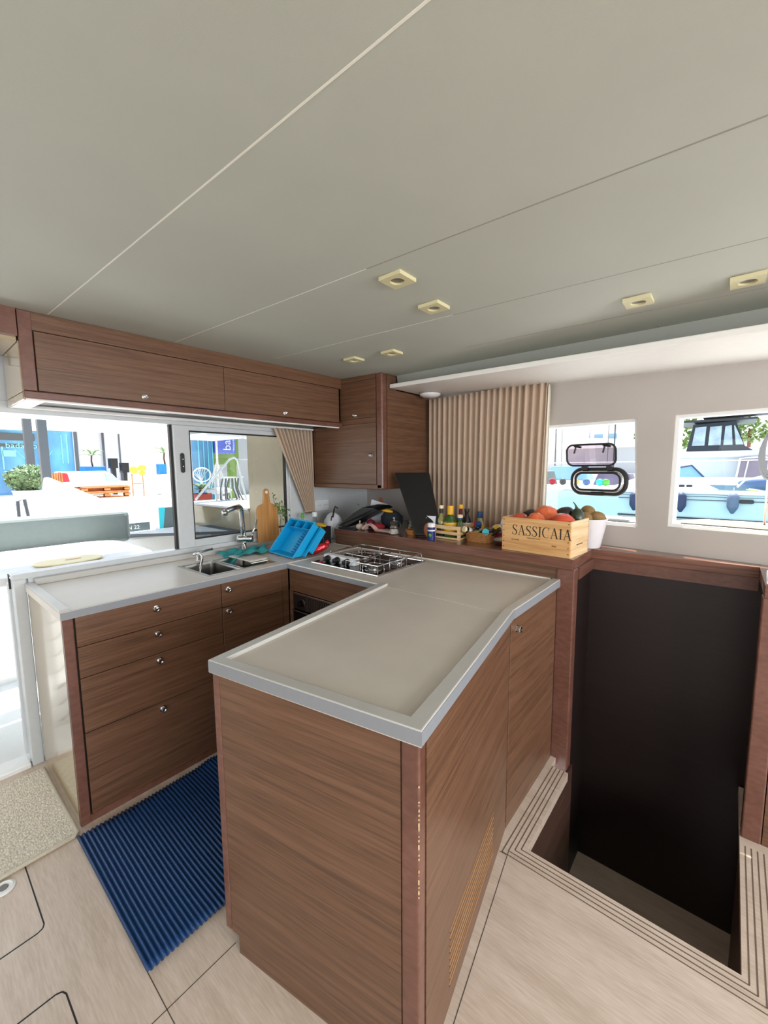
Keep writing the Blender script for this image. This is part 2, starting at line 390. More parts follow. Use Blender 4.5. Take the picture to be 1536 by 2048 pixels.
# ceiling and its seams, pale strips painting edges that catch the light
s = MB()
xs = [-2.68, -2.3, -1.2, 0.0, 1.2, 2.5]
for a, b in zip(xs, xs[1:]):
    s.hexa([(a, -2.68, cz(a)), (b, -2.68, cz(b)), (b, wy(b)+0.31, cz(b)), (a, wy(a)+0.31, cz(a)), (a, -2.68, cz(a)+0.05), (b, -2.68, cz(b)+0.05), (b, wy(b)+0.31, cz(b)+0.05), (a, wy(a)+0.31, cz(a)+0.05)])  # unseen overhang beyond the wall, sized to cut the sun through the windows
ceiling = struct('ceiling', s, 'ceil')
def cseam(p, q, m, wd=0.004):
    b = MB(); p = Vector((*p, cz(p[0])-0.0006)); q = Vector((*q, cz(q[0])-0.0006)); d = (q-p).normalized(); n = Vector((-d.y, d.x, 0))*wd/2; up = Vector((0, 0, 0.002))
    b.hexa([p-n, q-n, q+n, p+n, p-n+up, q-n+up, q+n+up, p+n+up]); struct('ceiling_seam', b, m, ceiling)
cseam((-2.21, 0.487), (0.9, 0.50), 'seam_light', 0.004)
cseam((-2.21, 1.0), (-0.9, 1.0), 'seam_light', 0.0025); cseam((-0.9, 1.0), (1.5, 1.0), 'seam_mid', 0.004)  # same seam painted pale on its lit stretch, grey beyond
cseam((-2.1, 1.52), (-0.9, 1.515), 'seam_light', 0.002); cseam((-0.9, 1.515), (1.5, 1.505), 'seam_mid', 0.003)
cseam((-1.1, 1.97), (1.0, 1.88), 'seam_mid', 0.003)
# soffit over the marina-side windows: fascia + board
def yc(x): return 2.353-0.0895*(x+1.83)
def yf(x): return 2.254-0.166*(x+1.835)
def zs(x): return 2.014-0.048*(x+1.835)
s = MB(); a, b = -1.83, 1.5
s.hexa([(a, yc(a), zs(a)+0.01), (b, yc(b), zs(b)+0.01), (b, yc(b)+0.02, zs(b)+0.01), (a, yc(a)+0.02, zs(a)+0.01), (a, yc(a)-0.02, cz(a)), (b, yc(b)-0.02, cz(b)), (b, yc(b), cz(b)), (a, yc(a), cz(a))])
tr = struct('trim_1', s, 'fascia')
s = MB(); s.hexa([(a, yf(a), zs(a)), (b, yf(b), zs(b)), (b, wy(b)+0.02, zs(b)), (a, wy(a)+0.02, zs(a)), (a, yf(a), zs(a)+0.026), (b, yf(b), zs(b)+0.026), (b, wy(b)+0.02, zs(b)+0.026), (a, wy(a)+0.02, zs(a)+0.026)])
struct('soffit_board', s, 'soffit', tr, bevel=0.004)
for x in (-1.37, -0.72, -0.28):
    s = MB().lathe([(0.006, 0), (0.006, 0.003)], (x, yc(x)-0.05, cz(x)-0.003)); struct('screw_cap', s, 'seam_mid', tr)
# marina-side wall with two windows (built in strips along its skewed line)
def wbox(mb, x0, x1, z0, z1, t0, t1, x0b=None, x1b=None):   # x0b/x1b: x at the top edge
    x0b = x0 if x0b is None else x0b; x1b = x1 if x1b is None else x1b
    P_ = lambda x, t, z: (x+0.1464*t*0.989, wy(x)+t*0.989, z)
    return mb.hexa([P_(x0, t0, z0), P_(x1, t0, z0), P_(x1, t1, z0), P_(x0, t1, z0), P_(x0b, t0, z1), P_(x1b, t0, z1), P_(x1b, t1, z1), P_(x0b, t1, z1)])
T = 0.07
s = MB()
wbox(s, -2.64, 2.45, 0.0, 1.15, 0, T); wbox(s, -2.64, 2.45, 1.722, 2.14, 0, T)
wbox(s, -2.64, -1.72, 1.15, 1.722, 0, T); wbox(s, -0.367, -0.236, 1.15, 1.722, 0, T, -0.398, -0.232); wbox(s, 1.25, 2.45, 1.15, 1.722, 0, T); wbox(s, -0.236, 1.25, 1.15, 1.168, 0, T)
wall_marina = struct('wall_marina', s, 'wall')
def winframe(name, x0, x1, z0, z1, x0b=None, x1b=None, g='glass'):
    x0b = x0 if x0b is None else x0b; x1b = x1 if x1b is None else x1b
    s = MB(); fw = 0.016
    wbox(s, x0, x1, z0, z0+fw, 0.012, T+0.012); wbox(s, x0b, x1b, z1-fw, z1, 0.012, T+0.012)
    wbox(s, x0, x0+fw, z0+fw, z1-fw, 0.012, T+0.012, x0b, x0b+fw); wbox(s, x1-fw, x1, z0+fw, z1-fw, 0.012, T+0.012, x1b-fw, x1b)
    wn = struct(name, s, 'white'); s = MB(); wbox(s, x0+fw, x1-fw, z0+fw, z1-fw, 0.05, 0.054, x0b+fw, x1b-fw); p = obj('window_pane', s, g, wn)
    s = MB(); wbox(s, x0+fw+0.03, x1-fw-0.01, z0+fw, z0+fw+0.004, 0.036, 0.05); obj('gasket', s, 'gasket', wn)
    return wn
w1 = winframe('window_1', -1.72, -0.367, 1.15, 1.722, x1b=-0.398); w2 = winframe('window_2', -0.236, 1.25, 1.168, 1.722, x0b=-0.232)
# opening portlight in the first marina window
def wp(x, t, z): return Vector((x+0.1464*t*0.989, wy(x)+t*0.989, z))
def ringtube(pts, r, t, seg=8, name='', m='gasket', parent=None, flat=1):
    b = MB().tube([wp(x, t, z) for x, z in pts], r, seg, closed=True); return obj(name, b, m, parent, smooth=True)
port = thing('portlight', 'small opening portlight with rounded black frame set in the left marina window', 'portlight', tuple(wp(-0.583, 0.02, 1.30)))
o1 = rrect(-0.588, 1.388, 0.285, 0.135, 0.055, 8)
ringtube(o1, 0.013, 0.03, 10, 'outer_frame', 'gasket', port)
ringtube(rrect(-0.588, 1.388, 0.262, 0.112, 0.046, 8), 0.006, 0.02, 8, 'chrome_ring', 'chrome', port)
ringtube(rrect(-0.588, 1.388, 0.236, 0.096, 0.038, 8), 0.006, 0.014, 8, 'inner_seal', 'gasket', port)
for xx in (-0.655, -0.523):
    b = MB(); b.hexa([tuple(wp(xx+dx, t, z)) for z in (1.452, 1.474) for dx, t in ((-0.016, 0.0), (0.016, 0.0), (0.016, 0.02), (-0.016, 0.02))]); obj('hinge', b, 'black', port)
b = MB(); b.hexa([tuple(wp(-0.588+dx, t, z)) for z in (1.31, 1.322) for dx, t in ((-0.035, 0.0), (0.035, 0.0), (0.035, 0.02), (-0.035, 0.02))]); obj('latch_plate', b, 'black', port)
lp = [(x, z) for x, z in rrect(-0.616, 1.537, 0.262, 0.118, 0.036, 8)]
lid = obj('lid_frame', MB().tube([wp(x, -0.015+(1.49-z)*0.15, z) for x, z in lp], 0.0055, 8, closed=True), 'gasket', port, smooth=True)
b = MB(); b.extrude([tuple(wp(x, -0.015+(1.49-z)*0.15, z)) for x, z in lp], (0, 0.004, 0)); obj('lid_pane', b, 'glass_pink', lid)
for xx in (-0.70, -0.545):
    b = MB(); b.tube([wp(xx-0.004, -0.03, 1.59), wp(xx+0.006, -0.032, 1.583), wp(xx-0.002, -0.032, 1.548)], 0.005, 8); b.tube([wp(xx, -0.03, 1.588), wp(xx+0.035, -0.03, 1.582)], 0.006, 8); obj('lid_latch', b, 'black', lid)
# cockpit-side wall: two sliding window panes over a sill, door opening beside
s = MB()
s.box(XW-0.05, XW, 0.40, 2.9, 0.0, 0.955); s.box(XW-0.05, XW, 2.19, 2.9, 0.955, 2.12); s.box(XW-0.05, XW, -1.6, 2.19, 1.80, 2.12)
wall_cockpit = struct('wall_cockpit', s, 'alu')
s = MB(); s.box(XW-0.05, XW, -2.66, -1.25, 0.0, 2.12); s.box(XW-0.05, XW, -1.25, -0.95, 0.0, 1.80); struct('wall_cockpit_aft', s, 'wall')
s = MB(); s.box(XW-0.07, XW+0.004, 0.34, 1.98, 0.955, 0.982); s.box(XW-0.07, XW+0.006, -0.95, 2.19, 1.745, 1.80); s.box(XW-0.05, XW+0.002, 1.98, 2.19, 0.955, 1.745)
win3 = struct('window_3', s, 'alu', bevel=0.003)
s = MB(); s.box(XW-0.045, XW-0.02, 1.118, 1.133, 0.982, 1.745); obj('window_gasket', s, 'gasket', win3)
s = MB(); s.box(XW-0.05, XW-0.002, 1.133, 1.229, 0.982, 1.745); s.box(XW-0.045, XW-0.005, 1.229, 1.98, 0.982, 1.030); s.box(XW-0.045, XW-0.005, 1.229, 1.98, 1.716, 1.745); s.box(XW-0.045, XW-0.005, 1.955, 1.98, 1.030, 1.716)
sash = obj('window_sash', s, 'alu', win3, bevel=0.003)
s = MB(); g = 0.008; s.box(XW-0.035, XW-0.008, 1.229, 1.229+g, 1.03, 1.716); s.box(XW-0.035, XW-0.008, 1.955-g, 1.955, 1.03, 1.716); s.box(XW-0.035, XW-0.008, 1.229+g, 1.955-g, 1.03, 1.03+g); s.box(XW-0.035, XW-0.008, 1.229+g, 1.955-g, 1.716-g, 1.716)
obj('sash_gasket', s, 'gasket', sash)
s = MB(); s.box(XW-0.025, XW-0.020, 1.237, 1.947, 1.038, 1.708); obj('tinted_pane', s, 'glass_grey', sash)
s = MB().extrude([(XW-0.002, y, z) for y, z in rrect(1.176, 1.515, 0.024, 0.12, 0.0118, 6)], (0.012, 0, 0)); h = obj('sash_handle', s, 'black', sash, bevel=0.002)
for z in (1.538, 1.494): obj('handle_screw', MB().lathe([(0.004, 0), (0.004, 0.003), (0.002, 0.004)], (XW+0.010, 1.176, z), M=Matrix.Rotation(PI/2, 3, 'Y')), 'chrome', h)
# lower door jamb and threshold
s = MB(); s.box(XW-0.075, XW-0.002, 0.345, 0.392, 0.0, 0.955); s.box(XW-0.12, XW-0.085, 0.335, 0.36, 0.03, 0.93)
door1 = struct('door_1', s, 'alu', bevel=0.004)
s = MB(); s.box(XW-0.09, XW-0.078, 0.338, 0.352, 0.90, 0.975); s.box(XW-0.09, XW-0.045, 0.338, 0.350, 0.968, 0.975); obj('door_seal', s, 'gasket', door1)
s = MB(); s.box(XW-0.11, XW-0.0, -1.25, 0.34, -0.02, 0.022); obj('threshold', s, 'white', door1, bevel=0.004)
s = MB(); s.box(XW-0.05, XW-0.01, 0.30, 0.345, 1.80, 2.0); s.box(XW-0.04, XW+0.02, -1.2, 0.36, 1.96, 2.0); obj('door_top_rail', s, 'alu', door1, bevel=0.004)
# wooden header over the door, in line with the wall cupboards
s = MB(); s.box(-2.24, -2.215, -1.2, 0.384, 2.012, 2.118); hd = struct('trim_2', s, 'wood_dark'); 
s = MB(); s.box(-2.56, -2.245, -1.2, 0.384, 1.995, 2.02); struct('header_soffit', s, 'cream', hd)
# walls behind and beside the camera, with the saloon windows open in them
s = MB(); s.box(-2.66, 2.45, -2.68, -2.62, 0, 0.85); s.box(-2.66, 2.45, -2.68, -2.62, 1.85, 2.14); s.box(-2.66, -1.75, -2.68, -2.62, 0.85, 1.85); s.box(1.9, 2.45, -2.68, -2.62, 0.85, 1.85); s.box(-0.1, 0.0, -2.68, -2.62, 0.85, 1.85)
struct('wall_front', s, 'wall')
s = MB(); s.box(2.4, 2.45, -2.68, 2.25, 0, 0.88); s.box(2.4, 2.45, -2.68, 2.25, 1.82, 2.14); s.box(2.4, 2.45, -2.62, -1.6, 0.88, 1.82); s.box(2.4, 2.45, 1.95, 2.25, 0.88, 1.82); s.box(2.4, 2.45, 0.1, 0.2, 0.88, 1.82)
struct('wall_side', s, 'wall')

# ------------------------------------------------------------------ furniture
ZU, ZT, ZS = 0.892, 0.931, 0.919
# drawer unit beside the door
cab = thing('drawer_cabinet', 'brown wood base cabinet with four stacked drawers beside the door', 'cabinet', (-2.29, 0.72, 0))
s = MB(); s.box(-2.57, -2.003, 0.402, 1.02, 0.03, ZU); s.box(-2.57, -2.03, 0.402, 1.02, 0.0, 0.03); obj('body', s, 'wood_black', cab)
s = MB(); s.box(-2.585, -1.995, 0.392, 0.402, 0.0, ZU); e = obj('end_panel', s, 'cream', cab); e['label'] = 'glossy cream end panel'
s = MB(); s.box(-2.003, -1.983, 0.392, 0.428, 0.0, ZU); obj('stile', s, 'wood_dark', cab, bevel=0.002)
s = MB(); s.box(-2.003, -1.985, 0.428, 1.055, 0.0, 0.032); obj('plinth', s, 'wood_dark', cab)
zz = [(0.7665, 0.890), (0.6335, 0.7635), (0.3965, 0.6305), (0.035, 0.3935)]; kz = (0.845, 0.727, 0.598, 0.362)
for (z0, z1), k in zip(zz, kz):
    s = MB(); s.box(-2.001, -1.981, 0.4345, 1.054, z0, z1); d = obj('drawer', s, 'wood', cab, bevel=0.0012, seg=1); knob((-1.981, 0.738, k), (1, 0, 0), d)
sk = thing('sink_cabinet', 'brown wood base cabinet under the sink, one drawer front over one door', 'cabinet', (-2.29, 1.27, 0))
s = MB(); s.box(-2.57, -2.003, 1.021, 1.474, 0.03, 0.70); s.box(-2.57, -2.40, 1.056, 1.474, 0.70, ZU); s.box(-2.03, -2.003, 1.056, 1.474, 0.70, ZU); s.box(-2.57, -2.03, 1.056, 1.474, 0.0, 0.03); obj('body', s, 'wood_black', sk)
s = MB(); s.box(-2.001, -1.981, 1.0575, 1.43, 0.7625, 0.890); d = obj('drawer', s, 'wood', sk, bevel=0.0012, seg=1); knob((-1.981, 1.092, 0.852), (1, 0, 0), d)
s = MB(); s.box(-2.001, -1.981, 1.0575, 1.43, 0.035, 0.7595); d = obj('door', s, 'wood', sk, bevel=0.0012, seg=1); knob((-1.981, 1.088, 0.738), (1, 0, 0), d)
s = MB(); s.box(-2.003, -1.983, 1.432, 1.476, 0.0, ZU); obj('corner_stile', s, 'wood', sk)
s = MB(); s.box(-2.003, -1.985, 1.056, 1.432, 0.0, 0.032); obj('plinth', s, 'wood_dark', sk)
# oven unit
oc = thing('oven_cabinet', 'brown wood cabinet front around the built-in oven under the hob', 'cabinet', (-1.62, 1.8, 0))
s = MB(); s.box(-1.975, -1.235, 1.482, 1.50, 0.760, ZU); s.box(-1.980, -1.948, 1.482, 1.50, 0.0, 0.760); s.box(-1.48, -1.235, 1.482, 1.50, 0.0, 0.760); s.box(-1.948, -1.48, 1.482, 1.50, 0.0, 0.30); obj('front_panel', s, 'wood', oc)
s = MB(); s.box(-1.975, -1.26, 2.0, 2.06, 0, ZU); s.box(-1.975, -1.955, 1.50, 2.0, 0, ZU); s.box(-1.28, -1.26, 1.50, 2.0, 0, ZU); obj('body', s, 'wood_black', oc)
ov = thing('oven', 'built-in black oven with chrome trim and one round control knob', 'oven', (-1.71, 1.7, 0.32))
s = MB(); s.box(-1.945, -1.483, 1.492, 1.95, 0.32, 0.755); obj('body', s, 'black', ov)
s = MB(); s.box(-1.945, -1.483, 1.474, 1.493, 0.745, 0.757); obj('chrome_strip', s, 'chrome', ov, bevel=0.002)
s = MB(); s.box(-1.945, -1.483, 1.482, 1.493, 0.655, 0.745); 
pn = obj('control_panel', s, 'wood_black', ov)
s = MB()
for i in range(22): s.box(-1.83+i*0.015, -1.824+i*0.015, 1.479, 1.483, 0.66, 0.74)
obj('vent_slats', s, 'steel', ov)
s = MB().lathe([(0.022, 0), (0.022, 0.006), (0.017, 0.008), (0.015, 0.03), (0.001, 0.031)], (-1.862, 1.482, 0.70), M=Matrix.Rotation(PI/2, 3, 'X')); k = obj('control_knob', s, 'blackgloss', ov, smooth=False)
obj('knob_ring', MB().lathe([(0.024, 0), (0.024, 0.004), (0.018, 0.005)], (-1.862, 1.482, 0.70), M=Matrix.Rotation(PI/2, 3, 'X')), 'chrome', k)
s = MB(); s.box(-1.94, -1.49, 1.478, 1.493, 0.33, 0.65); d = obj('oven_door', s, 'blackgloss', ov); s = MB(); s.box(-1.945, -1.938, 1.474, 1.493, 0.33, 0.65); s.box(-1.945, -1.483, 1.474, 1.493, 0.643, 0.650); obj('door_trim', s, 'chrome', d)
# peninsula cabinet
FL = Vector((-1.122, 0.557, 0)); FR = Vector((-0.472, 0.676, 0)); BD = Vector((-0.624, 1.502, 0)); BR = Vector((-0.624, 2.055, 0)); LB = Vector((-1.252, 1.478, 0)); LB2 = Vector((-1.232, 2.055, 0))
pen = thing('peninsula_cabinet', 'large brown wood peninsula cabinet with solid end panel and vent slots', 'cabinet', (-0.85, 1.2, 0))
c_ = [FL, FR, BD, BR, LB2, LB]
def inset(p, d, cen=Vector((-0.9, 1.3, 0))): return p+(cen-p).normalized()*d
s = MB(); s.prism([tuple(inset(p, 0.024)) for p in c_], 0.06, ZU); s.prism([tuple(inset(p, 0.07)) for p in c_], 0.0, 0.06); obj('body', s, 'wood_black', pen)
uF = (FR-FL).normalized(); nF = Vector((uF.y, -uF.x, 0)); uR = (BD-FR).normalized(); nR = Vector((uR.y, -uR.x, 0)); uL = (LB-FL).normalized(); nL = Vector((-uL.y, uL.x, 0)); LF = (FR-FL).length; LR = (BD-FR).length
def slab(mb, o, u, n, a, b, z0, z1, t0, t1=0.0):   # slab along u from a to b, between depths t0 (inside) and t1 (outside) along n
    P_ = lambda q, t, z: tuple(o+u*q+n*t+Vector((0, 0, z)))
    return mb.hexa([P_(a, t0, z0), P_(b, t0, z0), P_(b, t1, z0), P_(a, t1, z0), P_(a, t0, z1), P_(b, t0, z1), P_(b, t1, z1), P_(a, t1, z1)])
s = MB(); slab(s, FL, uF, nF, 0.026, LF-0.048, 0.06, ZU, -0.03, -0.002); slab(s, FL, uF, nF, 0.055, LF-0.048, 0.0, 0.06, -0.03, -0.002); obj('end_panel', s, 'wood', pen)
s = MB(); slab(s, FL, uF, nF, 0.0, 0.0245, 0.062, ZU, -0.035, 0.0); obj('corner_post', s, 'wood_dark', pen, bevel=0.003)
s = MB(); slab(s, FL, uF, nF, LF-0.0465, LF-0.001, 0.0, ZU, -0.034, 0.001); post = obj('corner_post', s, 'wood_dark', pen, bevel=0.006, seg=3)
# worn edge chips on the near post
s = MB(); random.seed(3)
for i in range(26):
    z = 0.80-i*0.0105-random.random()*0.006; h_ = 0.001+random.random()**2*0.010
    if random.random() < 0.25: continue
    q = FR+uF*(-0.0018)+nF*0.0008
    s.box(q.x-0.0007-random.random()*0.0008, q.x+0.0009, q.y-0.0016, q.y+0.0006, z-h_, z)
obj('edge_chips', s, 'pine_pale', post)['kind'] = 'stuff'
s = MB(); slab(s, FL, uL, nL, 0.03, (LB-FL).length, 0.07, ZU, -0.02, 0.0); obj('side_panel', s, 'wood', pen)
s = MB(); slab(s, FR, uR, nR, 0.0365, LR-0.002, 0.0, ZU, -0.028, 0.0); rp = obj('side_panel', s, 'wood', pen)
s = MB()
for i in range(9): slab(s, FR, uR, nR, 0.195, 0.64, 0.062+i*0.0205, 0.0665+i*0.0205, -0.002, 0.0009)
sl = obj('vent_slots', s, 'wood_black', rp)
s = MB()
for i in range(9): slab(s, FR, uR, nR, 0.195, 0.64, 0.0668+i*0.0205, 0.0680+i*0.0205, -0.002, 0.0012)
o_ = obj('vent_lips', s, 'pine', rp)
s = MB(); s.box(-0.644, -0.622, 1.5045, 1.968, 0.028, ZU-0.001); d = obj('door', s, 'wood', pen, bevel=0.0012, seg=1); knob((-0.622, 1.56, 0.835), (1, 0, 0), d)
s = MB(); s.box(-0.646, -0.625, 1.9705, 2.055, 0.0, ZU); s.box(-0.646, -0.624, 1.5045, 1.97, 0.0, 0.026); obj('filler_strip', s, 'wood', pen)

# worktops
wt = thing('worktop', 'L-shaped grey worktop with raised rims carrying the sink and the hob', 'worktop', (-2.2, 1.2, ZU))
s = MB(); X0, X1 = -2.597, -1.975
sy0, sy1, sx0, sx1 = 1.035, 1.43, -2.385, -2.06
zt = 0.924
s.box(X0, X1, 0.385, sy0, ZU, zt); s.box(X0, sx0, sy0, sy1, ZU, zt); s.box(sx1, X1, sy0, sy1, ZU, zt); s.box(X0, X1, sy1, 2.075, ZU, zt); s.box(X0, -2.225, 2.075, 2.80, ZU, zt)
s.prism([(X1, 1.468), (-1.245, 1.468), (-1.245, 1.466), (-0.62, 1.466), (-0.61, 2.072), (X1, 2.072)], ZU, ZS+0.001)
obj('top', s, 'top', wt)
s = MB(); s.box(X0, X1, 0.385, 0.420, zt, 0.9345); s.box(X0, X0+0.035, 0.42, 2.2, zt, 0.953); s.box(X1-0.004, X1+0.0005, 0.42, 1.468, zt-0.003, zt+0.002); obj('rim', s, 'rim', wt, bevel=0.002)
s = MB(); s.box(X1, -1.262, 1.4665, 1.475, ZS, ZS+0.004); s.box(-2.22, -0.66, 2.066, 2.073, ZS, ZS+0.007); k = obj('edge_bead', s, 'seam_light', wt)
RW = 0.036
s = MB(); s.box(-0.646, -0.610, 1.505, 2.058, ZU, ZT); obj('side_rim', s, 'rim', wt, bevel=0.003)
pw = thing('worktop', 'grey worktop of the near peninsula with a raised rim on three sides', 'worktop', (-0.85, 1.0, ZU))
FLt = FL-uF*0.004-nL*(-0.004)+nF*0.005; FRt = FR+uF*0.006+nF*0.006; BDt = Vector((-0.612, 1.504, 0)); LBt = Vector((-1.262, 1.482, 0))
s = MB(); s.prism([tuple(FLt)[:2], tuple(FRt)[:2], tuple(BDt)[:2], (-0.613, 1.464), (-1.255, 1.464)], ZU, ZS); obj('top', s, 'top', pw)
s = MB()
iFL = FLt+(uF+uL).normalized()*0.05; iFR = FRt-uF*0.043+uR*0.036
s.prism([tuple(FLt)[:2], tuple(FRt)[:2], tuple(iFR)[:2], tuple(iFL)[:2]], ZU+0.001, ZT)
s.prism([tuple(FRt)[:2], tuple(BDt)[:2], (BDt.x-0.036, BDt.y), tuple(iFR)[:2]], ZU+0.001, ZT)
s.prism([tuple(iFL)[:2], (LBt.x+0.037, LBt.y+0.004), tuple(LBt)[:2], tuple(FLt)[:2]], ZU+0.001, ZT)
bmesh.ops.remove_doubles(s.bm, verts=s.bm.verts, dist=0.0001)
obj('rim', s, 'rim', pw, bevel=0.0025)
s = MB(); slab(s, FLt, uF, nF, 0.0, (FRt-FLt).length, ZU+0.002, ZT-0.0035, 0.0, 0.0012); obj('edge_shade', s, 'edge', pw); s = MB()  # thin strips painting shade on the worktop's upright faces
u2 = (BDt-FRt).normalized(); n2 = Vector((u2.y, -u2.x, 0)); slab(s, FRt, u2, n2, 0.0, (BDt-FRt).length, ZU+0.002, ZT-0.0035, 0.0, 0.0012); obj('edge_shade', s, 'edge', pw)
s = MB(); s.box(X1, X1+0.0015, 0.387, 1.467, ZU+0.001, zt-0.002); s.box(X1+0.0015, -1.262, 1.4652, 1.4668, ZU+0.001, ZS-0.001); obj('edge_shade', s, 'edge', wt); s = MB(); s.box(-0.610, -0.6088, 1.506, 2.057, ZU+0.002, ZT-0.0035); obj('edge_shade', s, 'edge', wt)
# sink
snk = thing('sink', 'stainless steel sink with a main bowl and a small drainer, set in the worktop', 'sink', (-2.22, 1.17, 0.75))
s = MB(); zb = 0.76; a0, a1, b0, b1 = sx0+0.002, sx1-0.002, sy0+0.002, sy1-0.002; mid = 1.235; th = 0.002
def bowl(mb, x0, x1, y0, y1, zt_, zb_, r=0.02):
    def ring(dx, z, rr): return [Vector((x, y, z)) for x, y in rrect((x0+x1)/2, (y0+y1)/2, x1-x0-2*dx, y1-y0-2*dx, rr, 4)]
    rs = [ring(0, zt_, r), ring(0.003, zt_-0.01, r), ring(0.008, zb_+0.02, r), ring(0.025, zb_, r)]
    vs = [[mb.bm.verts.new(p) for p in q] for q in rs]; n = len(vs[0])
    for p, q in zip(vs, vs[1:]):
        for i in range(n): mb.bm.faces.new((p[i], p[(i+1) % n], q[(i+1) % n], q[i]))
    mb.bm.faces.new(vs[-1])
bowl(s, a0, a1, b0, mid-0.005, 0.922, zb); obj('main_bowl', s, 'steel', snk, solid=0.002, smooth=False)
s = MB(); bowl(s, a0, a1, mid+0.005, b1, 0.922, 0.84); obj('small_bowl', s, 'steel', snk, solid=0.002)
s = MB(); s.box(sx0-0.012, sx0+0.004, sy0-0.012, sy1+0.012, 0.9235, 0.926); s.box(sx0, sx1+0.012, sy0-0.012, sy0+0.004, 0.9235, 0.926); s.box(sx1-0.004, sx1+0.012, sy0, sy1+0.012, 0.9235, 0.926); s.box(sx0, sx1, mid-0.006, mid+0.006, 0.915, 0.926); s.box(sx0, sx1, sy1-0.004, sy1+0.012, 0.9235, 0.926); obj('sink_rim', s, 'steel', snk)
s = MB()
s.box(sx0-0.01, sx1-0.10, 1.335, sy1+0.03, 0.9265, 0.934); cv = obj('sink_cover', s, 'top', snk, bevel=0.002); cv['label'] = 'beige grey lid over the back of the small bowl'
s = MB(); s.box(sx1-0.098, sx1-0.090, 1.335, sy1+0.01, 0.9265, 0.931); s.box(sx1-0.06, sx1-0.052, 1.32, sy1+0.0, 0.9265, 0.931); obj('drainer_ribs', s, 'seam_light', snk)
obj('drain', MB().lathe([(0.03, 0), (0.03, 0.002), (0.015, 0.001)], (-2.25, 1.13, zb+0.001)), 'chrome', snk)
# faucet
fa = thing('faucet', 'tall chrome kitchen mixer tap with side lever behind the sink', 'faucet', (-2.50, 1.51, 0.924))
fx, fy = -2.50, 1.51
s = MB().lathe([(0.026, 0), (0.026, 0.006), (0.016, 0.012), (0.016, 0.06)], (fx, fy, 0.924)); obj('base', s, 'chrome', fa, smooth=True)
Mx = Matrix.Rotation(PI/2, 3, 'X'); Mc = Vector((0.75, 0.66, 0)).to_track_quat('Z', 'Y').to_matrix()
s = MB().lathe([(0.001, -0.045), (0.024, -0.043), (0.026, -0.03), (0.026, 0.045), (0.022, 0.058), (0.001, 0.062)], (fx+0.004, fy, 1.008), M=Mc); obj('valve_body', s, 'chrome', fa, smooth=True)
s = MB().tube([(fx, fy, 0.99), (fx, fy-0.005, 1.10), (fx, fy-0.01, 1.195), (fx+0.004, fy-0.016, 1.215), (fx+0.016, fy-0.035, 1.228), (fx+0.035, fy-0.07, 1.228), (fx+0.085, fy-0.175, 1.212)], 0.0165, 16); sp = obj('spout', s, 'chrome', fa, smooth=True)
s = MB().lathe([(0.019, -0.012), (0.019, 0.018), (0.012, 0.02)], (fx+0.084, fy-0.175, 1.20)); obj('aerator', s, 'chrome', sp, smooth=True)
s = MB().tube([(fx+0.035, fy+0.035, 1.012), (fx+0.042, fy+0.05, 1.06), (fx+0.05, fy+0.075, 1.135)], 0.006, 10, rr=[0.008, 0.006, 0.005]); obj('lever', s, 'chrome', fa, smooth=True)
# small filter tap at the left of the sink
ft = thing('filter_tap', 'small chrome tap with bent spout at the left end of the sink', 'tap', (-2.45, 1.17, 0.924))
s = MB().lathe([(0.014, 0), (0.014, 0.004), (0.009, 0.008), (0.009, 0.045)], (-2.45, 1.17, 0.924)); obj('base', s, 'chrome', ft, smooth=True)
s = MB().tube([(-2.452, 1.14, 0.965), (-2.45, 1.175, 0.975), (-2.447, 1.26, 0.984)], 0.008, 10); obj('tap_handle', s, 'chrome', ft, smooth=True)
s = MB().tube([(-2.45, 1.17, 0.965), (-2.42, 1.17, 0.967), (-2.39, 1.168, 0.955), (-2.30, 1.10, 0.885)], 0.0065, 10); obj('spout', s, 'chrome', ft, smooth=True)
# hob
hob = thing('hob', 'three-burner steel gas hob with black knobs and wire pan rails', 'hob', (-1.61, 1.78, 0.92))
s = MB(); s.box(-1.865, -1.357, 1.565, 1.99, 0.9205, 0.925); obj('plate', s, 'blackgloss', hob)
s = MB().tube([(-1.865, 1.565, 0.926), (-1.357, 1.565, 0.926), (-1.357, 1.99, 0.926), (-1.865, 1.99, 0.926)], 0.006, 8, closed=True); obj('plate_edge', s, 'chrome', hob)
s = MB(); s.hexa([(-1.862, 1.645, 0.925), (-1.60, 1.645, 0.925), (-1.60, 1.69, 0.925), (-1.862, 1.69, 0.925), (-1.862, 1.655, 0.962), (-1.60, 1.655, 0.962), (-1.60, 1.69, 0.965), (-1.862, 1.69, 0.965)]); cp = obj('control_box', s, 'socket', hob, bevel=0.003)
for x in (-1.815, -1.735, -1.655):
    obj('burner_knob', MB().lathe([(0.019, -0.004), (0.019, 0.004), (0.016, 0.006), (0.014, 0.028), (0.001, 0.03)], (x, 1.643, 0.943), M=Mx, seg=20), 'black', hob)
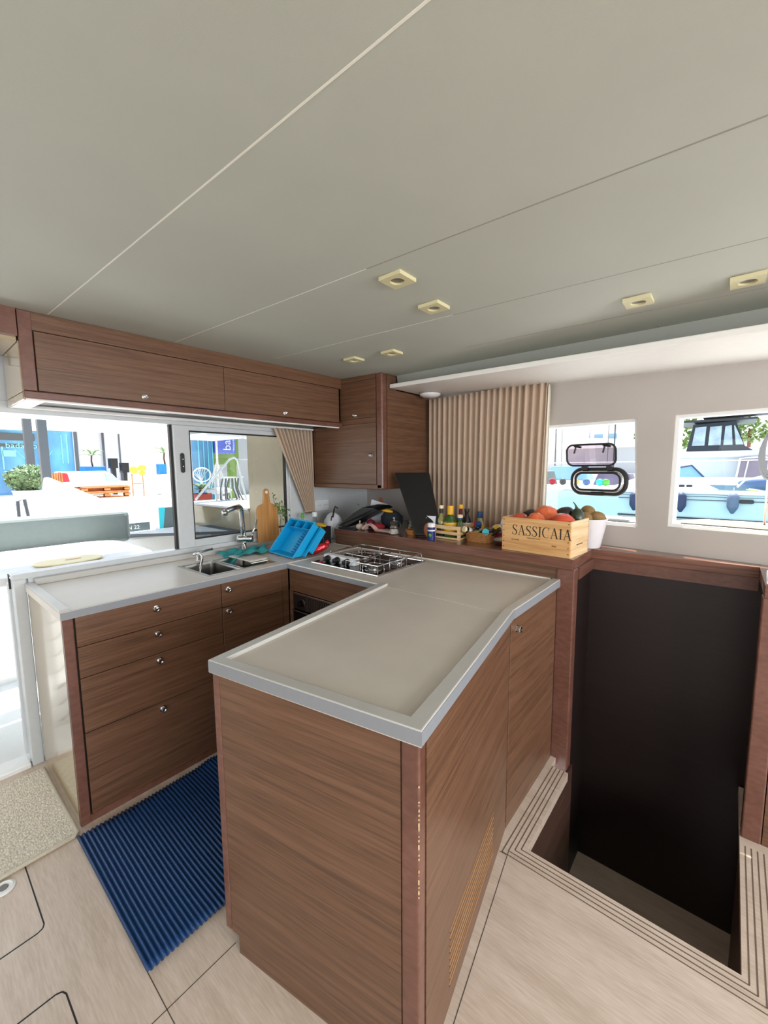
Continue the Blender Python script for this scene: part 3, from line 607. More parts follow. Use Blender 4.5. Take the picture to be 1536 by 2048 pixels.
for x, y, r in ((-1.70, 1.83, 0.046), (-1.455, 1.86, 0.032), (-1.47, 1.66, 0.038)):
    b = MB().lathe([(r*1.25, 0), (r*1.2, 0.003), (r*0.7, 0.003), (r*0.7, 0.008), (r*0.8, 0.009), (r*0.8, 0.012), (0.001, 0.012)], (x, y, 0.925), seg=28); bo = obj('burner', b, 'steel', hob)
    obj('burner_cap', MB().lathe([(r*0.72, 0), (r*0.72, 0.004), (r*0.6, 0.006), (0.001, 0.006)], (x, y, 0.9372), seg=24), 'black', bo)
    b = MB().tube([(x+r*1.35*math.cos(a*PI/12), y+r*1.35*math.sin(a*PI/12), 0.950) for a in range(24)], 0.0022, 6, closed=True)
    for a in range(4):
        cc, ss = math.cos(a*PI/2+0.6), math.sin(a*PI/2+0.6); b.tube([(x+cc*r*0.45, y+ss*r*0.45, 0.957), (x+cc*r*1.5, y+ss*r*1.5, 0.957), (x+cc*r*1.55, y+ss*r*1.55, 0.926)], 0.0022, 6)
    obj('pan_support', b, 'chrome', bo)
b = MB(); zr = 0.972; R0 = [(-1.60, 1.58), (-1.37, 1.58), (-1.37, 1.975), (-1.85, 1.975), (-1.85, 1.70)]
b.tube([(x, y, zr) for x, y in R0], 0.0035, 6)
for x, y in R0+[(-1.49, 1.58), (-1.37, 1.78), (-1.53, 1.975), (-1.69, 1.975)]: b.tube([(x, y, 0.925), (x, y, zr)], 0.003, 6)
b.tube([(-1.58, 1.60, 0.958), (-1.58, 1.95, 0.958)], 0.003, 6); b.tube([(-1.84, 1.76, 0.958), (-1.38, 1.76, 0.958)], 0.003, 6)
obj('pan_rail', b, 'chrome', hob)

# raised ledge behind the hob, running round the stairwell
lg = thing('storage_ledge', 'raised brown wood ledge behind the hob continuing over the stairwell', 'ledge', (-1.2, 2.3, 0))
s = MB(); zt0, zt1 = 0.984, 1.035
def wyi(x): return wy(x)-0.002
s.prism([(-2.22, 2.078), (-0.552, 2.052), (-0.552, 2.385), (-0.552, wyi(-0.552)), (-2.22, wyi(-2.22))], zt0, zt1)
s.prism([(-0.552, 2.385), (0.118, 2.398), (0.118, wyi(0.118)), (-0.552, wyi(-0.552))], zt0, zt1)
s.prism([(0.118, 2.052), (1.4, 2.052), (1.4, wyi(1.4)), (0.118, wyi(0.118))], zt0, zt1)
bmesh.ops.remove_doubles(s.bm, verts=s.bm.verts, dist=0.0001)
obj('ledge_top', s, 'wood_ledge', lg, bevel=0.003)
s = MB(); s.prism([(-2.218, 2.090), (-0.60, 2.072), (-0.60, 2.10), (-2.218, 2.118)], ZS, zt0); s.prism([(-2.218, 2.118), (-2.19, 2.118), (-2.19, 2.7), (-2.218, 2.7)], ZS, zt0); obj('fascia', s, 'wood', lg)
s = MB(); s.prism([(-0.556, 2.13), (-0.542, 2.13), (-0.542, 2.395), (-0.556, 2.395)], 0.925, zt0); s.prism([(-0.556, 2.393), (0.118, 2.406), (0.118, 2.42), (-0.556, 2.412)], 0.925, zt0); obj('apron', s, 'wood_dark', lg)
s = MB(); s.box(-0.63, -0.546, 2.062, 2.122, -0.78, zt0); obj('post', s, 'wood_dark', lg, bevel=0.006)
rc = thing('side_cabinet', 'brown wood cabinet at the right of the stairwell', 'cabinet', (0.6, 2.2, 0))
s = MB(); s.box(0.115, 0.175, 2.062, 2.122, 0.0, zt0); obj('post', s, 'wood_dark', rc, bevel=0.005)
s = MB(); s.box(0.178, 1.39, 2.066, 2.09, 0.0, zt0); obj('door', s, 'wood', rc)
s = MB(); s.box(0.20, 1.38, 2.09, 2.25, 0.0, 0.98); obj('body', s, 'wood_black', rc)
tr_ = thing('white_tray', 'white plastic tray on the ledge at the right edge of the stairwell', 'tray', (0.3, 2.15, 1.0355))
s = MB(); s.prism([(0.122, 2.06), (0.42, 2.06), (0.42, 2.27), (0.13, 2.28)], 1.0355, 1.041); obj('tray_base', s, 'white', tr_, bevel=0.002)
s = MB().tube([(0.126, 2.062, 1.044), (0.42, 2.062, 1.044), (0.42, 2.268, 1.044), (0.134, 2.276, 1.044)], 0.004, 8, closed=True); obj('tray_edge', s, 'boxwhite', tr_)

# wall cupboards over the cockpit window
uc = thing('wall_cupboard', 'long brown wood wall cupboard with two lift-up doors over the cockpit window', 'cupboard', (-2.4, 1.3, 1.77))
s = MB(); s.box(-2.56, -2.238, 0.395, 2.17, 1.80, 2.112); obj('body', s, 'wood_black', uc)
s = MB(); s.box(-2.24, -2.219, 0.388, 0.432, 1.803, 2.116); obj('stile', s, 'wood_dark', uc, bevel=0.002)
s = MB(); s.box(-2.24, -2.221, 0.432, 2.178, 2.046, 2.117); obj('top_rail', s, 'wood', uc)
s = MB(); s.box(-2.24, -2.219, 0.388, 2.178, 1.772, 1.8005); obj('bottom_rail', s, 'wood_dark', uc, bevel=0.003)
for y0, y1, ky in ((0.4365, 1.261, 0.842), (1.2635, 2.150, 1.67)):
    s = MB(); s.box(-2.24, -2.220, y0, y1, 1.8045, 2.0425); d = obj('door', s, 'wood', uc, bevel=0.001, seg=1); knob((-2.220, ky, 1.83), (1, 0, 0), d, 0.011)
s = MB(); s.box(-2.56, -2.241, 0.386, 0.3945, 1.80, 2.0); ep = obj('end_panel', s, 'cream', uc, bevel=0.003); ep['label'] = 'glossy cream end panel'
s = MB(); s.box(-2.57, -2.241, 0.386, 0.3945, 1.767, 1.797); obj('end_cap', s, 'cream', uc, bevel=0.003)
s = MB(); s.box(-2.57, -2.24, 0.395, 0.46, 1.766, 1.775); s.box(-2.265, -2.24, 0.46, 2.17, 1.766, 1.775); s.box(-2.57, -2.53, 0.46, 2.17, 1.766, 1.778); obj('underside', s, 'soffit', uc)
s = MB(); s.box(-2.53, -2.266, 0.461, 2.17, 1.782, 1.798); obj('light_recess', s, 'black', uc)
# tall corner cupboard
cc = thing('corner_cupboard', 'tall brown wood corner cupboard with a small upper and a larger lower door', 'cupboard', (-2.2, 2.45, 1.325))
yb = 2.775
s = MB(); s.box(-2.585, -1.845, 2.20, yb, 1.33, 1.995); s.box(-2.2, -1.845, 2.2, 2.34, 1.99, 2.105); s.box(-2.585, -2.2, 2.2, 2.6, 1.99, 2.11); obj('body', s, 'wood_black', cc)
s = MB(); s.box(-2.585, -1.892, 2.181, 2.2, 2.082, 2.112); s.box(-2.585, -1.892, 2.181, 2.2, 1.786, 1.820); obj('rail', s, 'wood', cc)
s = MB(); s.box(-2.545, -1.845, 2.178, 2.2, 1.325, 1.358); obj('rail', s, 'wood', cc, bevel=0.003)
s = MB(); s.box(-1.892, -1.836, 2.178, 2.235, 1.325, 2.110); obj('corner_post', s, 'wood_dark', cc, bevel=0.012, seg=4)
s = MB(); s.box(-2.238, -1.8945, 2.179, 2.2, 1.8225, 2.0795); d = obj('door', s, 'wood', cc, bevel=0.001, seg=1); knob((-2.085, 2.179, 1.846), (0, -1, 0), d, 0.011)
s = MB(); s.box(-2.515, -1.8945, 2.179, 2.2, 1.3605, 1.7835); d = obj('door', s, 'wood', cc, bevel=0.001, seg=1); knob((-1.935, 2.179, 1.565), (0, -1, 0), d, 0.011)
s = MB(); s.box(-2.545, -2.5175, 2.181, 2.2, 1.325, 1.786); obj('stile', s, 'wood', cc)
s = MB(); s.box(-1.86, -1.837, 2.2355, yb, 1.325, 2.008); s.box(-1.86, -1.837, 2.2355, 2.335, 2.008, 2.108); obj('side_panel', s, 'wood', cc)

# ------------------------------------------------------------------ curtains, lamps, mats
def curtain(name, label, top, bot, zt_, zb_fn, pleats, amp, nrm, m='curtain', nu=260, nv=14, gather=0.0):
    # top, bot: functions of t giving (x, y)
    n = Vector(nrm).normalized(); random.seed(len(label))
    ph = [random.uniform(-0.8, 0.8) for _ in range(pleats+2)]; am = [random.uniform(0.7, 1.2) for _ in range(pleats+2)]
    def fn(u, v):
        a = Vector((*top(u), zt_)); b = Vector((*bot(u), zb_fn(u))); vv = v
        p = a.lerp(b, vv); k = int(u*pleats); ww = math.sin(2*PI*u*pleats+0.35*math.sin(v*2+ph[k]))
        ww = math.copysign(abs(ww)**0.7, ww)
        return p+n*(ww*amp*(am[k]*(1-u*pleats+k)+am[k+1]*(u*pleats-k))*(0.75+0.25*math.cos(v*1.5)))
    g = MB().grid(fn, nu, nv); o = obj(name, g, m, smooth=True, solid=0.0015); tag(o, label, 'curtain'); return o
nw = (-0.1464, -1, 0)
curtain('curtain', 'wide pleated taupe curtain drawn across the left end of the marina window', lambda t: (-1.80+0.925*t, wy(-1.80+0.925*t)-0.045), lambda t: (-1.80+0.90*t, wy(-1.80+0.90*t)-0.04), zs(-1.3)-0.006, lambda t: 1.06, 20, 0.017, nw)
g = MB().grid(lambda u, v: Vector((-0.885+0.028*u-0.022*v+0.015*v*u, wy(-0.87)-0.02-0.02*u+0.008*math.sin(u*9), zs(-0.87)-0.008-(0.93*v))), 8, 12)  # separate strip for the curtain edge brightened by the window
l_ = obj('curtain_lit_edge', g, 'curtain_white', smooth=True, solid=0.001); tag(l_, 'cream strip painting the window-lit edge of the wide taupe curtain beside the portlight window', 'lit curtain edge')
def lt(t): return (-2.555, 1.815+0.37*t)
def lbf(t): return (-2.565, 2.105+0.075*t)
curtain('curtain', 'taupe curtain gathered to a point beside the tinted cockpit window', lambda t: (-2.545, 1.815+0.362*t), lambda t: (-2.558, 2.098+0.077*t+0.02*math.sin(PI*t)), 1.764, lambda t: 1.12, 11, 0.017, (1, 0, 0), nu=220, nv=20)
tag(obj('curtain_tie', MB().tube([(-2.56+0.022*math.cos(a*PI/6), 2.136+0.047*math.sin(a*PI/6), 1.14) for a in range(12)], 0.006, 6, closed=True), 'curtain'), 'narrow taupe tie holding the gathered curtain beside the tinted window', 'tie')
# recessed ceiling lamps
def spot(x, y, label):
    z = cz(x); t = thing('ceiling_lamp', label, 'lamp', (x, y, z), 'square ceiling lamps')
    h = 0.043; s = MB(); o_, i_ = [], []
    for k in range(32):
        a = 2*PI*k/32; c, d = math.cos(a), math.sin(a); q = h/max(abs(c), abs(d)); o_.append((q*c, q*d)); i_.append((0.024*c, 0.024*d))
    def ring(pts, zz_): return [s.bm.verts.new((p[0], p[1], zz_)) for p in pts]
    r = [ring(o_, -0.001), ring(o_, -0.013), ring(i_, -0.013), ring(i_, -0.002)]
    for a, b in zip(r, r[1:]):
        for k in range(32): s.bm.faces.new((a[k], a[(k+1) % 32], b[(k+1) % 32], b[k]))
    obj('trim_plate', s, 'lamp_cream', t, local=True); obj('lens', MB().lathe([(0.0245, -0.006), (0.0245, -0.003)]), 'lamp_glass', t, local=True)
k_ = lambda p: (p[0]*(cz(p[0])-1.48)/0.55, p[1]*(cz(p[0])-1.48)/0.55)
for p, lb in (((-0.789, 1.012), 'square cream ceiling lamp nearest the middle of the ceiling'), ((-0.825, 1.262), 'square cream ceiling lamp just behind the nearest one'), ((-1.528, 1.594), 'small square cream ceiling lamp nearest the wall cupboards'),
              ((-1.30, 1.621), 'small square cream ceiling lamp above the corner cupboard post'), ((-0.278, 1.666), 'square cream ceiling lamp near the soffit, left of the rightmost lamp'), ((-0.001, 1.697), 'square cream ceiling lamp at the right edge near the soffit')):
    spot(*k_(p), lb)
dl = thing('dome_light', 'round white dome light under the soffit beside the corner cupboard', 'lamp', (-1.71, 2.57, zs(-1.71)))
obj('dome', MB().lathe([(0.076, 0), (0.077, -0.008), (0.07, -0.02), (0.045, -0.031), (0.001, -0.034)], (-1.71, 2.57, zs(-1.71)), seg=36), 'white', dl, smooth=True)
obj('base_ring', MB().lathe([(0.078, 0.0), (0.08, -0.004), (0.078, -0.008)], (-1.71, 2.57, zs(-1.71)), seg=36), 'seam_mid', dl)
# wall socket
so = thing('wall_socket', 'double white wall socket below the tall corner cupboard', 'socket', (-2.6, 2.29, 1.17))
s = MB().extrude([(-2.60, y, z) for y, z in rrect(2.295, 1.172, 0.15, 0.088, 0.008, 3)], (0.010, 0, 0)); obj('socket_plate', s, 'socket', so, bevel=0.003)
for y in (2.262, 2.328):
    r_ = obj('socket_well', MB().lathe([(0.026, 0), (0.026, 0.003), (0.022, 0.0035)], (-2.590, y, 1.172), M=Matrix.Rotation(PI/2, 3, 'Y'), seg=24), 'socket', so)
    s = MB()
    for d in (-0.009, 0.009): s.lathe([(0.003, 0), (0.003, 0.001)], (-2.5862, y+d, 1.172), M=Matrix.Rotation(PI/2, 3, 'Y'), seg=8)
    obj('pin_holes', s, 'black', r_)
# blue ribbed mat on the galley floor
def matfn(u, v):
    x = -1.925+0.70*u; y = 0.365+0.92*v
    y += 0.012*math.sin(u*5+1)*v; z = 0.012+0.0045*math.sin(2*PI*v*60)
    e = 0.014*math.exp(-((v-0.60)/0.05)**2)*(1-u)**3
    return Vector((x+0.012*math.sin(v*9)*v*(1-u)-0.02*(0.5-abs(v-0.5))*u, y, z+e))
g = MB().grid(matfn, 20, 720); mt = obj('floor_mat', g, 'mat_blue', smooth=True, solid=0.004); tag(mt, 'dark blue ribbed mat on the galley floor between drawers and peninsula', 'mat')
# beige door rug
rg = thing('door_rug', 'beige looped rug with bound edge in the cockpit doorway', 'rug', (-2.25, -0.3, 0))
s = MB().prism([(-2.525, 0.366), (-2.525, -1.1), (-1.93, -1.1), (-1.93, 0.135), (-1.975, 0.372)], 0.001, 0.012); 
rg_l = [(-2.53, 0.368), (-1.975, 0.378), (-1.925, 0.12), (-1.925, -1.1)]
s = MB().prism([(-2.53, 0.366), (-2.53, -1.1), (-1.95, -1.1), (-1.95, 0.366)], 0.001, 0.013); obj('pile', s, 'rug', rg)
s = MB().tube([(-2.53, 0.372, 0.009), (-1.958, 0.372, 0.009), (-1.945, 0.36, 0.009), (-1.945, -1.1, 0.009)], 0.008, 8); obj('binding', s, 'rug_edge', rg, smooth=True)
rg.rotation_euler = (0, 0, 0)
fc = thing('deck_fitting', 'round white floor socket cap with dark centre in the floor hatch beside the rug', 'floor fitting', (-1.895, 0.138, 0.001))
obj('cap', MB().lathe([(0.034, 0), (0.034, 0.003), (0.026, 0.006), (0.024, 0.004), (0.015, 0.004)], seg=32), 'white', fc, local=True); obj('centre', MB().lathe([(0.015, 0.0045), (0.013, 0.0065), (0.001, 0.0065)], seg=24), 'lamp_glass', fc, local=True)

# ------------------------------------------------------------------ things on the worktop
# cutting board leaning on the window frame
cb = []
for y, z in ((-0.088, 0.0), (0.088, 0.0), (0.088, 0.225)): cb.append((y, z))
for a in range(1, 7): cb.append((0.088-0.055*(1-math.cos(a*PI/12)), 0.225+0.045*math.sin(a*PI/12)))
cb += [(0.030, 0.285), (0.024, 0.33)]
for a in range(0, 7): cb.append((0.024*math.cos(a*PI/6), 0.355+0.024*math.sin(a*PI/6)))
cb += [(-0.024, 0.33), (-0.030, 0.285)]
for a in range(6, 0, -1): cb.append((-0.088+0.055*(1-math.cos(a*PI/12)), 0.225+0.045*math.sin(a*PI/12)))
cb += [(-0.088, 0.225)]
s = MB().extrude([(0, y, z) for y, z in cb], (0.014, 0, 0)); 
board = obj('cutting_board', s, 'bamboo', bevel=0.003); board.matrix_world = Matrix.Translation((-2.548, 1.735, 0.9545)) @ Matrix.Rotation(-0.045, 4, 'Y')
tag(board, 'bamboo paddle cutting board leaning upright against the tinted window', 'cutting board')
s = MB().lathe([(0.011, 0), (0.011, 0.001)], (0.0145, 0, 0.353), M=Matrix.Rotation(PI/2, 3, 'Y')); h = obj('hanging_hole', s, 'ceramic', board)
s = MB().lathe([(0.011, 0), (0.011, 0.001)], (-0.0015, 0, 0.353), M=Matrix.Rotation(PI/2, 3, 'Y')); h = obj('hanging_hole', s, 'ceramic', board)
# plant behind the board
pl = thing('herb_sprig', 'leafy green sprig standing behind the cutting board', 'plant', (-2.567, 1.86, 0.955)); random.seed(5)
s = MB(); s.tube([(-2.568, 1.86, 0.955), (-2.566, 1.86, 1.12), (-2.562, 1.80, 1.25)], 0.002, 5); s.tube([(-2.566, 1.86, 1.08), (-2.56, 1.89, 1.17), (-2.56, 1.875, 1.24)], 0.0018, 5); obj('stalks', s, 'stem', pl)
s = MB()
for i in range(46):
    k = random.random(); c = Vector((-2.556+random.uniform(-0.006, 0.012), 1.80+0.10*k+random.gauss(0, 0.018), 1.25-0.12*k+random.gauss(0, 0.022)))
    d = Vector((random.uniform(-.3, .3), random.uniform(-1, 1), random.uniform(-1, 1))).normalized(); n = d.cross(Vector((1, 0, 0.3))).normalized(); l = random.uniform(0.010, 0.018)
    s.quad(c-d*l, c+n*l*0.45, c+d*l, c-n*l*0.45)
obj('leaves', s, 'leaf', pl)
# blue dish rack tipped on its end
rk = thing('dish_rack', 'bright blue plastic dish rack propped on its end in the worktop corner', 'dish rack', (-2.15, 1.57, 0.925))
ro = Vector((-2.298, 1.575, 0.926)); ru = Vector((0.285, -0.029, 0)).normalized(); rv = Vector((0.0, 0.175, 0.195)).normalized(); rn = ru.cross(rv)
Lr, Wr = 0.268, 0.285
def rb(mb, u0, u1, v0, v1, w0, w1, tp=0.0):   # tapered box, tp shrinks the lower (w0) face
    P_ = lambda u, v, w_: tuple(ro+ru*u+rv*v+rn*w_)
    return mb.hexa([P_(u0+tp, v0+tp, w0), P_(u1-tp, v0+tp, w0), P_(u1-tp, v1-tp, w0), P_(u0+tp, v1-tp, w0), P_(u0, v0, w1), P_(u1, v0, w1), P_(u1, v1, w1), P_(u0, v1, w1)])
s = MB(); t3 = 0.004
def sidew(mb, u0, u1):
    P_ = lambda u, v, w_: tuple(ro+ru*u+rv*v+rn*w_)
    mb.hexa([P_(u0, 0.05, -0.045), P_(u1, 0.05, -0.045), P_(u1, Lr, -0.045), P_(u0, Lr, -0.045), P_(u0, 0, 0.012), P_(u1, 0, 0.012), P_(u1, Lr, 0.012), P_(u0, Lr, 0.012)])
rb(s, 0, Wr, 0.05, Lr, -0.045, -0.041); sidew(s, 0, t3); sidew(s, Wr-t3, Wr); P9 = lambda u, v, w_: tuple(ro+ru*u+rv*v+rn*w_); s.hexa([P9(0, 0.05, -0.045), P9(Wr, 0.05, -0.045), P9(Wr, 0.055, -0.045), P9(0, 0.055, -0.045), P9(0, 0.0, 0.012), P9(Wr, 0.0, 0.012), P9(Wr, 0.006, 0.012), P9(0, 0.006, 0.012)]); rb(s, 0, Wr, Lr-t3, Lr, -0.045, 0.012)
rb(s, 0, Wr, 0.212, 0.216, -0.045, 0.010); rb(s, 0.093, 0.097, 0.216, Lr, -0.045, 0.010); rb(s, 0.188, 0.192, 0.216, Lr, -0.045, 0.010)
obj('inner_tray', s, 'blue', rk, bevel=0.0015)
s = MB()
rim = [(-0.006, -0.0), (Wr+0.006, -0.0), (Wr+0.006, Lr+0.006), (-0.006, Lr+0.006)]
rb(s, -0.008, Wr+0.008, -0.002, 0.004, 0.008, 0.014); rb(s, -0.008, Wr+0.008, Lr-0.004, Lr+0.008, 0.008, 0.014); rb(s, -0.008, 0.005, 0.004, Lr-0.004, 0.008, 0.014); rb(s, Wr-0.005, Wr+0.008, 0.004, Lr-0.004, 0.008, 0.014)
obj('rim', s, 'blue', rk, bevel=0.002)
for i in range(8):
    s = MB(); v = 0.055+i*0.0195; P_ = lambda u, v_, w_: tuple(ro+ru*u+rv*v_+rn*w_)
    pts = [P_(0.165+0.03*(1-math.cos(a*PI/8)), v, -0.041+0.030*math.sin(a*PI/8)) for a in range(9)]
    s.extrude(pts, rv*0.004); obj('plate_divider', s, 'blue', rk)
s = MB(); ro_b = ro; 
rb(s, 0.05, Wr+0.024, 0.095, Lr+0.0, -0.085, -0.081); rb(s, Wr+0.018, Wr+0.022, 0.095, Lr, -0.085, -0.030); rb(s, 0.05, Wr+0.02, Lr-0.004, Lr, -0.085, -0.046); rb(s, Wr+0.018, Wr+0.045, 0.045, Lr-0.01, -0.034, -0.029); rb(s, 0.05, Wr+0.02, 0.095, 0.099, -0.085, -0.046)
obj('drip_tray', s, 'blue', rk, bevel=0.002)
# red foil bag
def lump(a, th): return 1+0.10*math.sin(3*a+1)+0.07*math.sin(7*a+th*4)+0.05*math.sin(11*th)
s = MB().ell((-2.012, 1.728, 0.962), 0.072, 0.030, 0.030, 30, 18, f=lump, M=Matrix.Rotation(0.75, 3, 'Z') @ Matrix.Rotation(-0.35, 3, 'Y')); rdb = obj('snack_bag', s, 'red_bag', smooth=True); tag(rdb, 'crumpled shiny red bag between the blue dish rack and the hob', 'bag')
s = MB().ell((-1.963, 1.775, 1.002), 0.014, 0.016, 0.018, 16, 12, f=lump); obj('twisted_top', s, 'red_bag', rdb, smooth=True)
# teal cloth over the sink edge
def clothfn(u, v):
    y = 1.30+0.30*v+0.02*math.sin(u*7); x = -2.50+0.20*u+0.05*v*(1-u)
    w_ = math.exp(-((u-0.62)/0.26)**2); k = max(0.0, (0.42-v)/0.42)
    z = 0.948+0.009*math.sin(u*13+v*6)+0.007*math.sin(v*19+4*u)+0.012*w_*(1-v)
    z -= (0.085*w_+0.012)*k**0.9; x += 0.035*k*w_
    return Vector((x, y, max(z, 0.9295) if (x < -2.385 or y > 1.43) else z))
s = MB().grid(clothfn, 40, 40); c_o = obj('dish_cloth', s, 'teal', smooth=True, solid=0.003); tag(c_o, 'crumpled teal cloth hanging over the back edge of the sink', 'cloth')
# corner clutter left of the ledge
bn = thing('black_bin', 'black open caddy at the left end of the ledge behind the blue dish rack', 'caddy', (-2.29, 2.05, 0.925))
s = MB()
for a in ((-2.345, -2.238, 1.985, 1.990), (-2.345, -2.238, 2.060, 2.065), (-2.345, -2.340, 1.990, 2.060), (-2.243, -2.238, 1.990, 2.060)): s.box(*a, 0.925, 1.052)
s.box(-2.345, -2.238, 1.985, 2.065, 0.9245, 0.93); obj('caddy_body', s, 'black', bn, bevel=0.002)
s = MB().ell((-2.31, 2.03, 1.058), 0.052, 0.026, 0.016, 20, 12, M=Matrix.Rotation(0.12, 3, 'Y')); b_ = obj('sponge', s, 'yellow', smooth=True); tag(b_, 'yellow sponge lying on top of the black caddy', 'sponge')
def bottle(name, label, pos, prof, m, parts=(), group=None, cat='bottle', tilt=None):
    t = thing(name, label, cat, pos, group)
    obj('bottle_body', MB().lathe(prof, seg=24), m, t, smooth=True, local=True)
    for n_, pf, mm in parts: obj(n_, MB().lathe(pf, seg=24), mm, t, smooth=False, local=True)
    if tilt: t.rotation_euler = tilt
    return t
bottle('soap_bottle', 'clear washing-up liquid bottle with green cap beside the curtain tip', (-2.52, 2.03, 0.925), [(0.001, 0), (0.026, 0), (0.028, 0.10), (0.012, 0.15), (0.012, 0.17)], 'clear', [('cap', [(0.013, 0.17), (0.013, 0.20), (0.005, 0.21)], 'limegreen'), ('label', [(0.0285, 0.05), (0.0285, 0.10)], 'ceramic')])
bottle('soap_bottle', 'clear soap bottle with green label in front of the wall socket', (-2.46, 2.10, 0.925), [(0.001, 0), (0.026, 0), (0.027, 0.12), (0.02, 0.14), (0.014, 0.18)], 'clear', [('cap', [(0.02, 0.18), (0.02, 0.21), (0.015, 0.215)], 'socket'), ('label', [(0.0275, 0.03), (0.0275, 0.10)], 'limegreen')])
s = MB().ell((-2.37, 2.21, 1.03), 0.085, 0.055, 0.105, 28, 18, f=lump); wb = obj('carrier_bag', s, 'paper', smooth=True); tag(wb, 'crumpled white plastic bag under the wall socket', 'bag')
s = MB(); s.tube([(-2.33, 2.17, 1.10), (-2.31, 2.165, 1.16), (-2.30, 2.17, 1.185), (-2.285, 2.18, 1.17)], 0.006, 8); s.tube([(-2.35, 2.165, 1.06), (-2.335, 2.165, 1.11)], 0.004, 6); obj('printed_mark', s, 'ink', wb)
hb = thing('herb_tub', 'clear tub of green salad leaves behind the white bag', 'tub', (-2.23, 2.36, 1.036))
obj('tub', MB().lathe([(0.001, 0), (0.05, 0), (0.062, 0.10), (0.06, 0.10), (0.048, 0.004), (0.001, 0.004)], (-2.15, 2.405, 1.036)), 'clear', hb); random.seed(11)
s = MB()
for i in range(170):
    c = Vector((-2.15+random.gauss(0, 0.036), 2.40+random.gauss(0, 0.025), 1.118+random.gauss(0, 0.020))); d = Vector((random.uniform(-1, 1), random.uniform(-1, 1), random.uniform(-1, 1))).normalized(); n = d.cross(Vector((0.2, 1, 0.3))).normalized(); l = random.uniform(0.010, 0.018)
    s.quad(c-d*l, c+n*l*0.5, c+d*l, c-n*l*0.5)
obj('salad_leaves', s, 'leaf', hb)
s = MB(); s.hexa([(-2.07, 2.445, 1.036), (-2.025, 2.445, 1.036), (-2.025, 2.452, 1.036), (-2.07, 2.452, 1.036), (-2.135, 2.48, 1.24), (-2.10, 2.48, 1.24), (-2.10, 2.487, 1.24), (-2.135, 2.487, 1.24)]); tag(obj('orange_board', s, 'orange', bevel=0.002), 'thin orange board standing behind the salad tub', 'board')
s = MB().hexa([(-2.10, 2.30, 1.036), (-1.98, 2.34, 1.036), (-1.98, 2.345, 1.036), (-2.10, 2.305, 1.036), (-2.10, 2.36, 1.235), (-1.97, 2.40, 1.20), (-1.97, 2.405, 1.20), (-2.10, 2.365, 1.235)]); tag(obj('white_sheet', s, 'paper'), 'white sheet standing behind the black slanted tray', 'sheet')

# ------------------------------------------------------------------ things on the ledge
ZL = 1.0355
# black tray leaning from the caddy up to the wall
s = MB(); s.extrude([(-2.245, 2.14, 1.045), (-2.165, 2.14, 1.040), (-1.98, 2.16, 1.135), (-1.865, 2.16, 1.182), (-1.905, 2.16, 1.197), (-2.01, 2.16, 1.195), (-2.10, 2.16, 1.150)], (0.01, 0.16, 0.012))
tag(obj('folded_tray', s, 'black', bevel=0.004), 'black tray lying slanted over the onions at the left end of the ledge', 'tray')
s = MB(); s.prism([(-2.20, 2.10), (-2.06, 2.095), (-2.05, 2.135), (-2.19, 2.14)], ZL, ZL+0.008); tag(obj('phone', s, 'navy', bevel=0.002), 'flat dark blue case on the ledge under the slanted black tray', 'case')
def garlicf(a, th): return 1+0.06*math.cos(6*a)
gl_ = obj('garlic_bulb', MB().ell((0, 0, 0.022), 0.026, 0.026, 0.022, 24, 12, f=garlicf).tube([(0, 0, 0.04), (0.004, 0, 0.066)], 0.004, 6), 'garlic', smooth=True); gl_.location = (-2.03, 2.15, ZL); tag(gl_, 'garlic bulb on the ledge, nearest the slanted black tray', 'garlic', 'garlic bulbs on the ledge')
g2 = gl_.copy(); C.objects.link(g2); g2.location = (-1.985, 2.165, ZL); g2.scale = (0.8, 0.8, 0.8); g2['label'] = 'smaller garlic bulb between the larger bulb and the red cloth'
on = obj('red_onion', MB().ell((0, 0, 0.034), 0.037, 0.037, 0.033, 24, 14).tube([(0, 0, 0.064), (0, 0.003, 0.082)], 0.004, 6), 'onion', smooth=True); on.location = (-2.00, 2.235, ZL); tag(on, 'red onion behind the garlic under the slanted black tray', 'onion')
s = MB().ell((-1.90, 2.20, ZL+0.026), 0.052, 0.042, 0.026, 26, 14, f=lump); tag(obj('red_cloth', s, 'red', smooth=True), 'crumpled red cloth on the ledge behind the spoon rest', 'cloth')
s = MB().ell((-1.86, 2.30, ZL+0.07), 0.085, 0.055, 0.07, 28, 18, f=lump); nv_ = obj('oven_glove', s, 'navy', smooth=True); tag(nv_, 'heap of dark navy cloth between the red cloth and the wall', 'cloth')
s = MB().ell((-1.885, 2.27, ZL+0.138), 0.055, 0.030, 0.014, 24, 12, f=lump, M=Matrix.Rotation(0.15, 3, 'Y')); tag(obj('yellow_glove', s, 'yellow', smooth=True), 'yellow rubber glove lying on the navy cloth heap', 'glove')
def spoonfn(u, v):
    x = -1.975+0.265*u; wd = 0.018+0.022*max(0, u-0.35)/0.65 if u > 0.35 else 0.018-0.004*math.sin(u*8)
    z = ZL+0.004+(0.034*math.sin(min(u/0.45, 1)*PI) if u < 0.45 else 0)+0.016*abs(2*v-1)**2
    return Vector((x, 2.125+0.012*u+(v-0.5)*2*wd, z))
s = MB().grid(spoonfn, 40, 10); tag(obj('spoon_rest', s, 'pinkish', smooth=True, solid=0.004), 'pink glazed spoon rest with arched handle at the front of the ledge', 'spoon rest')
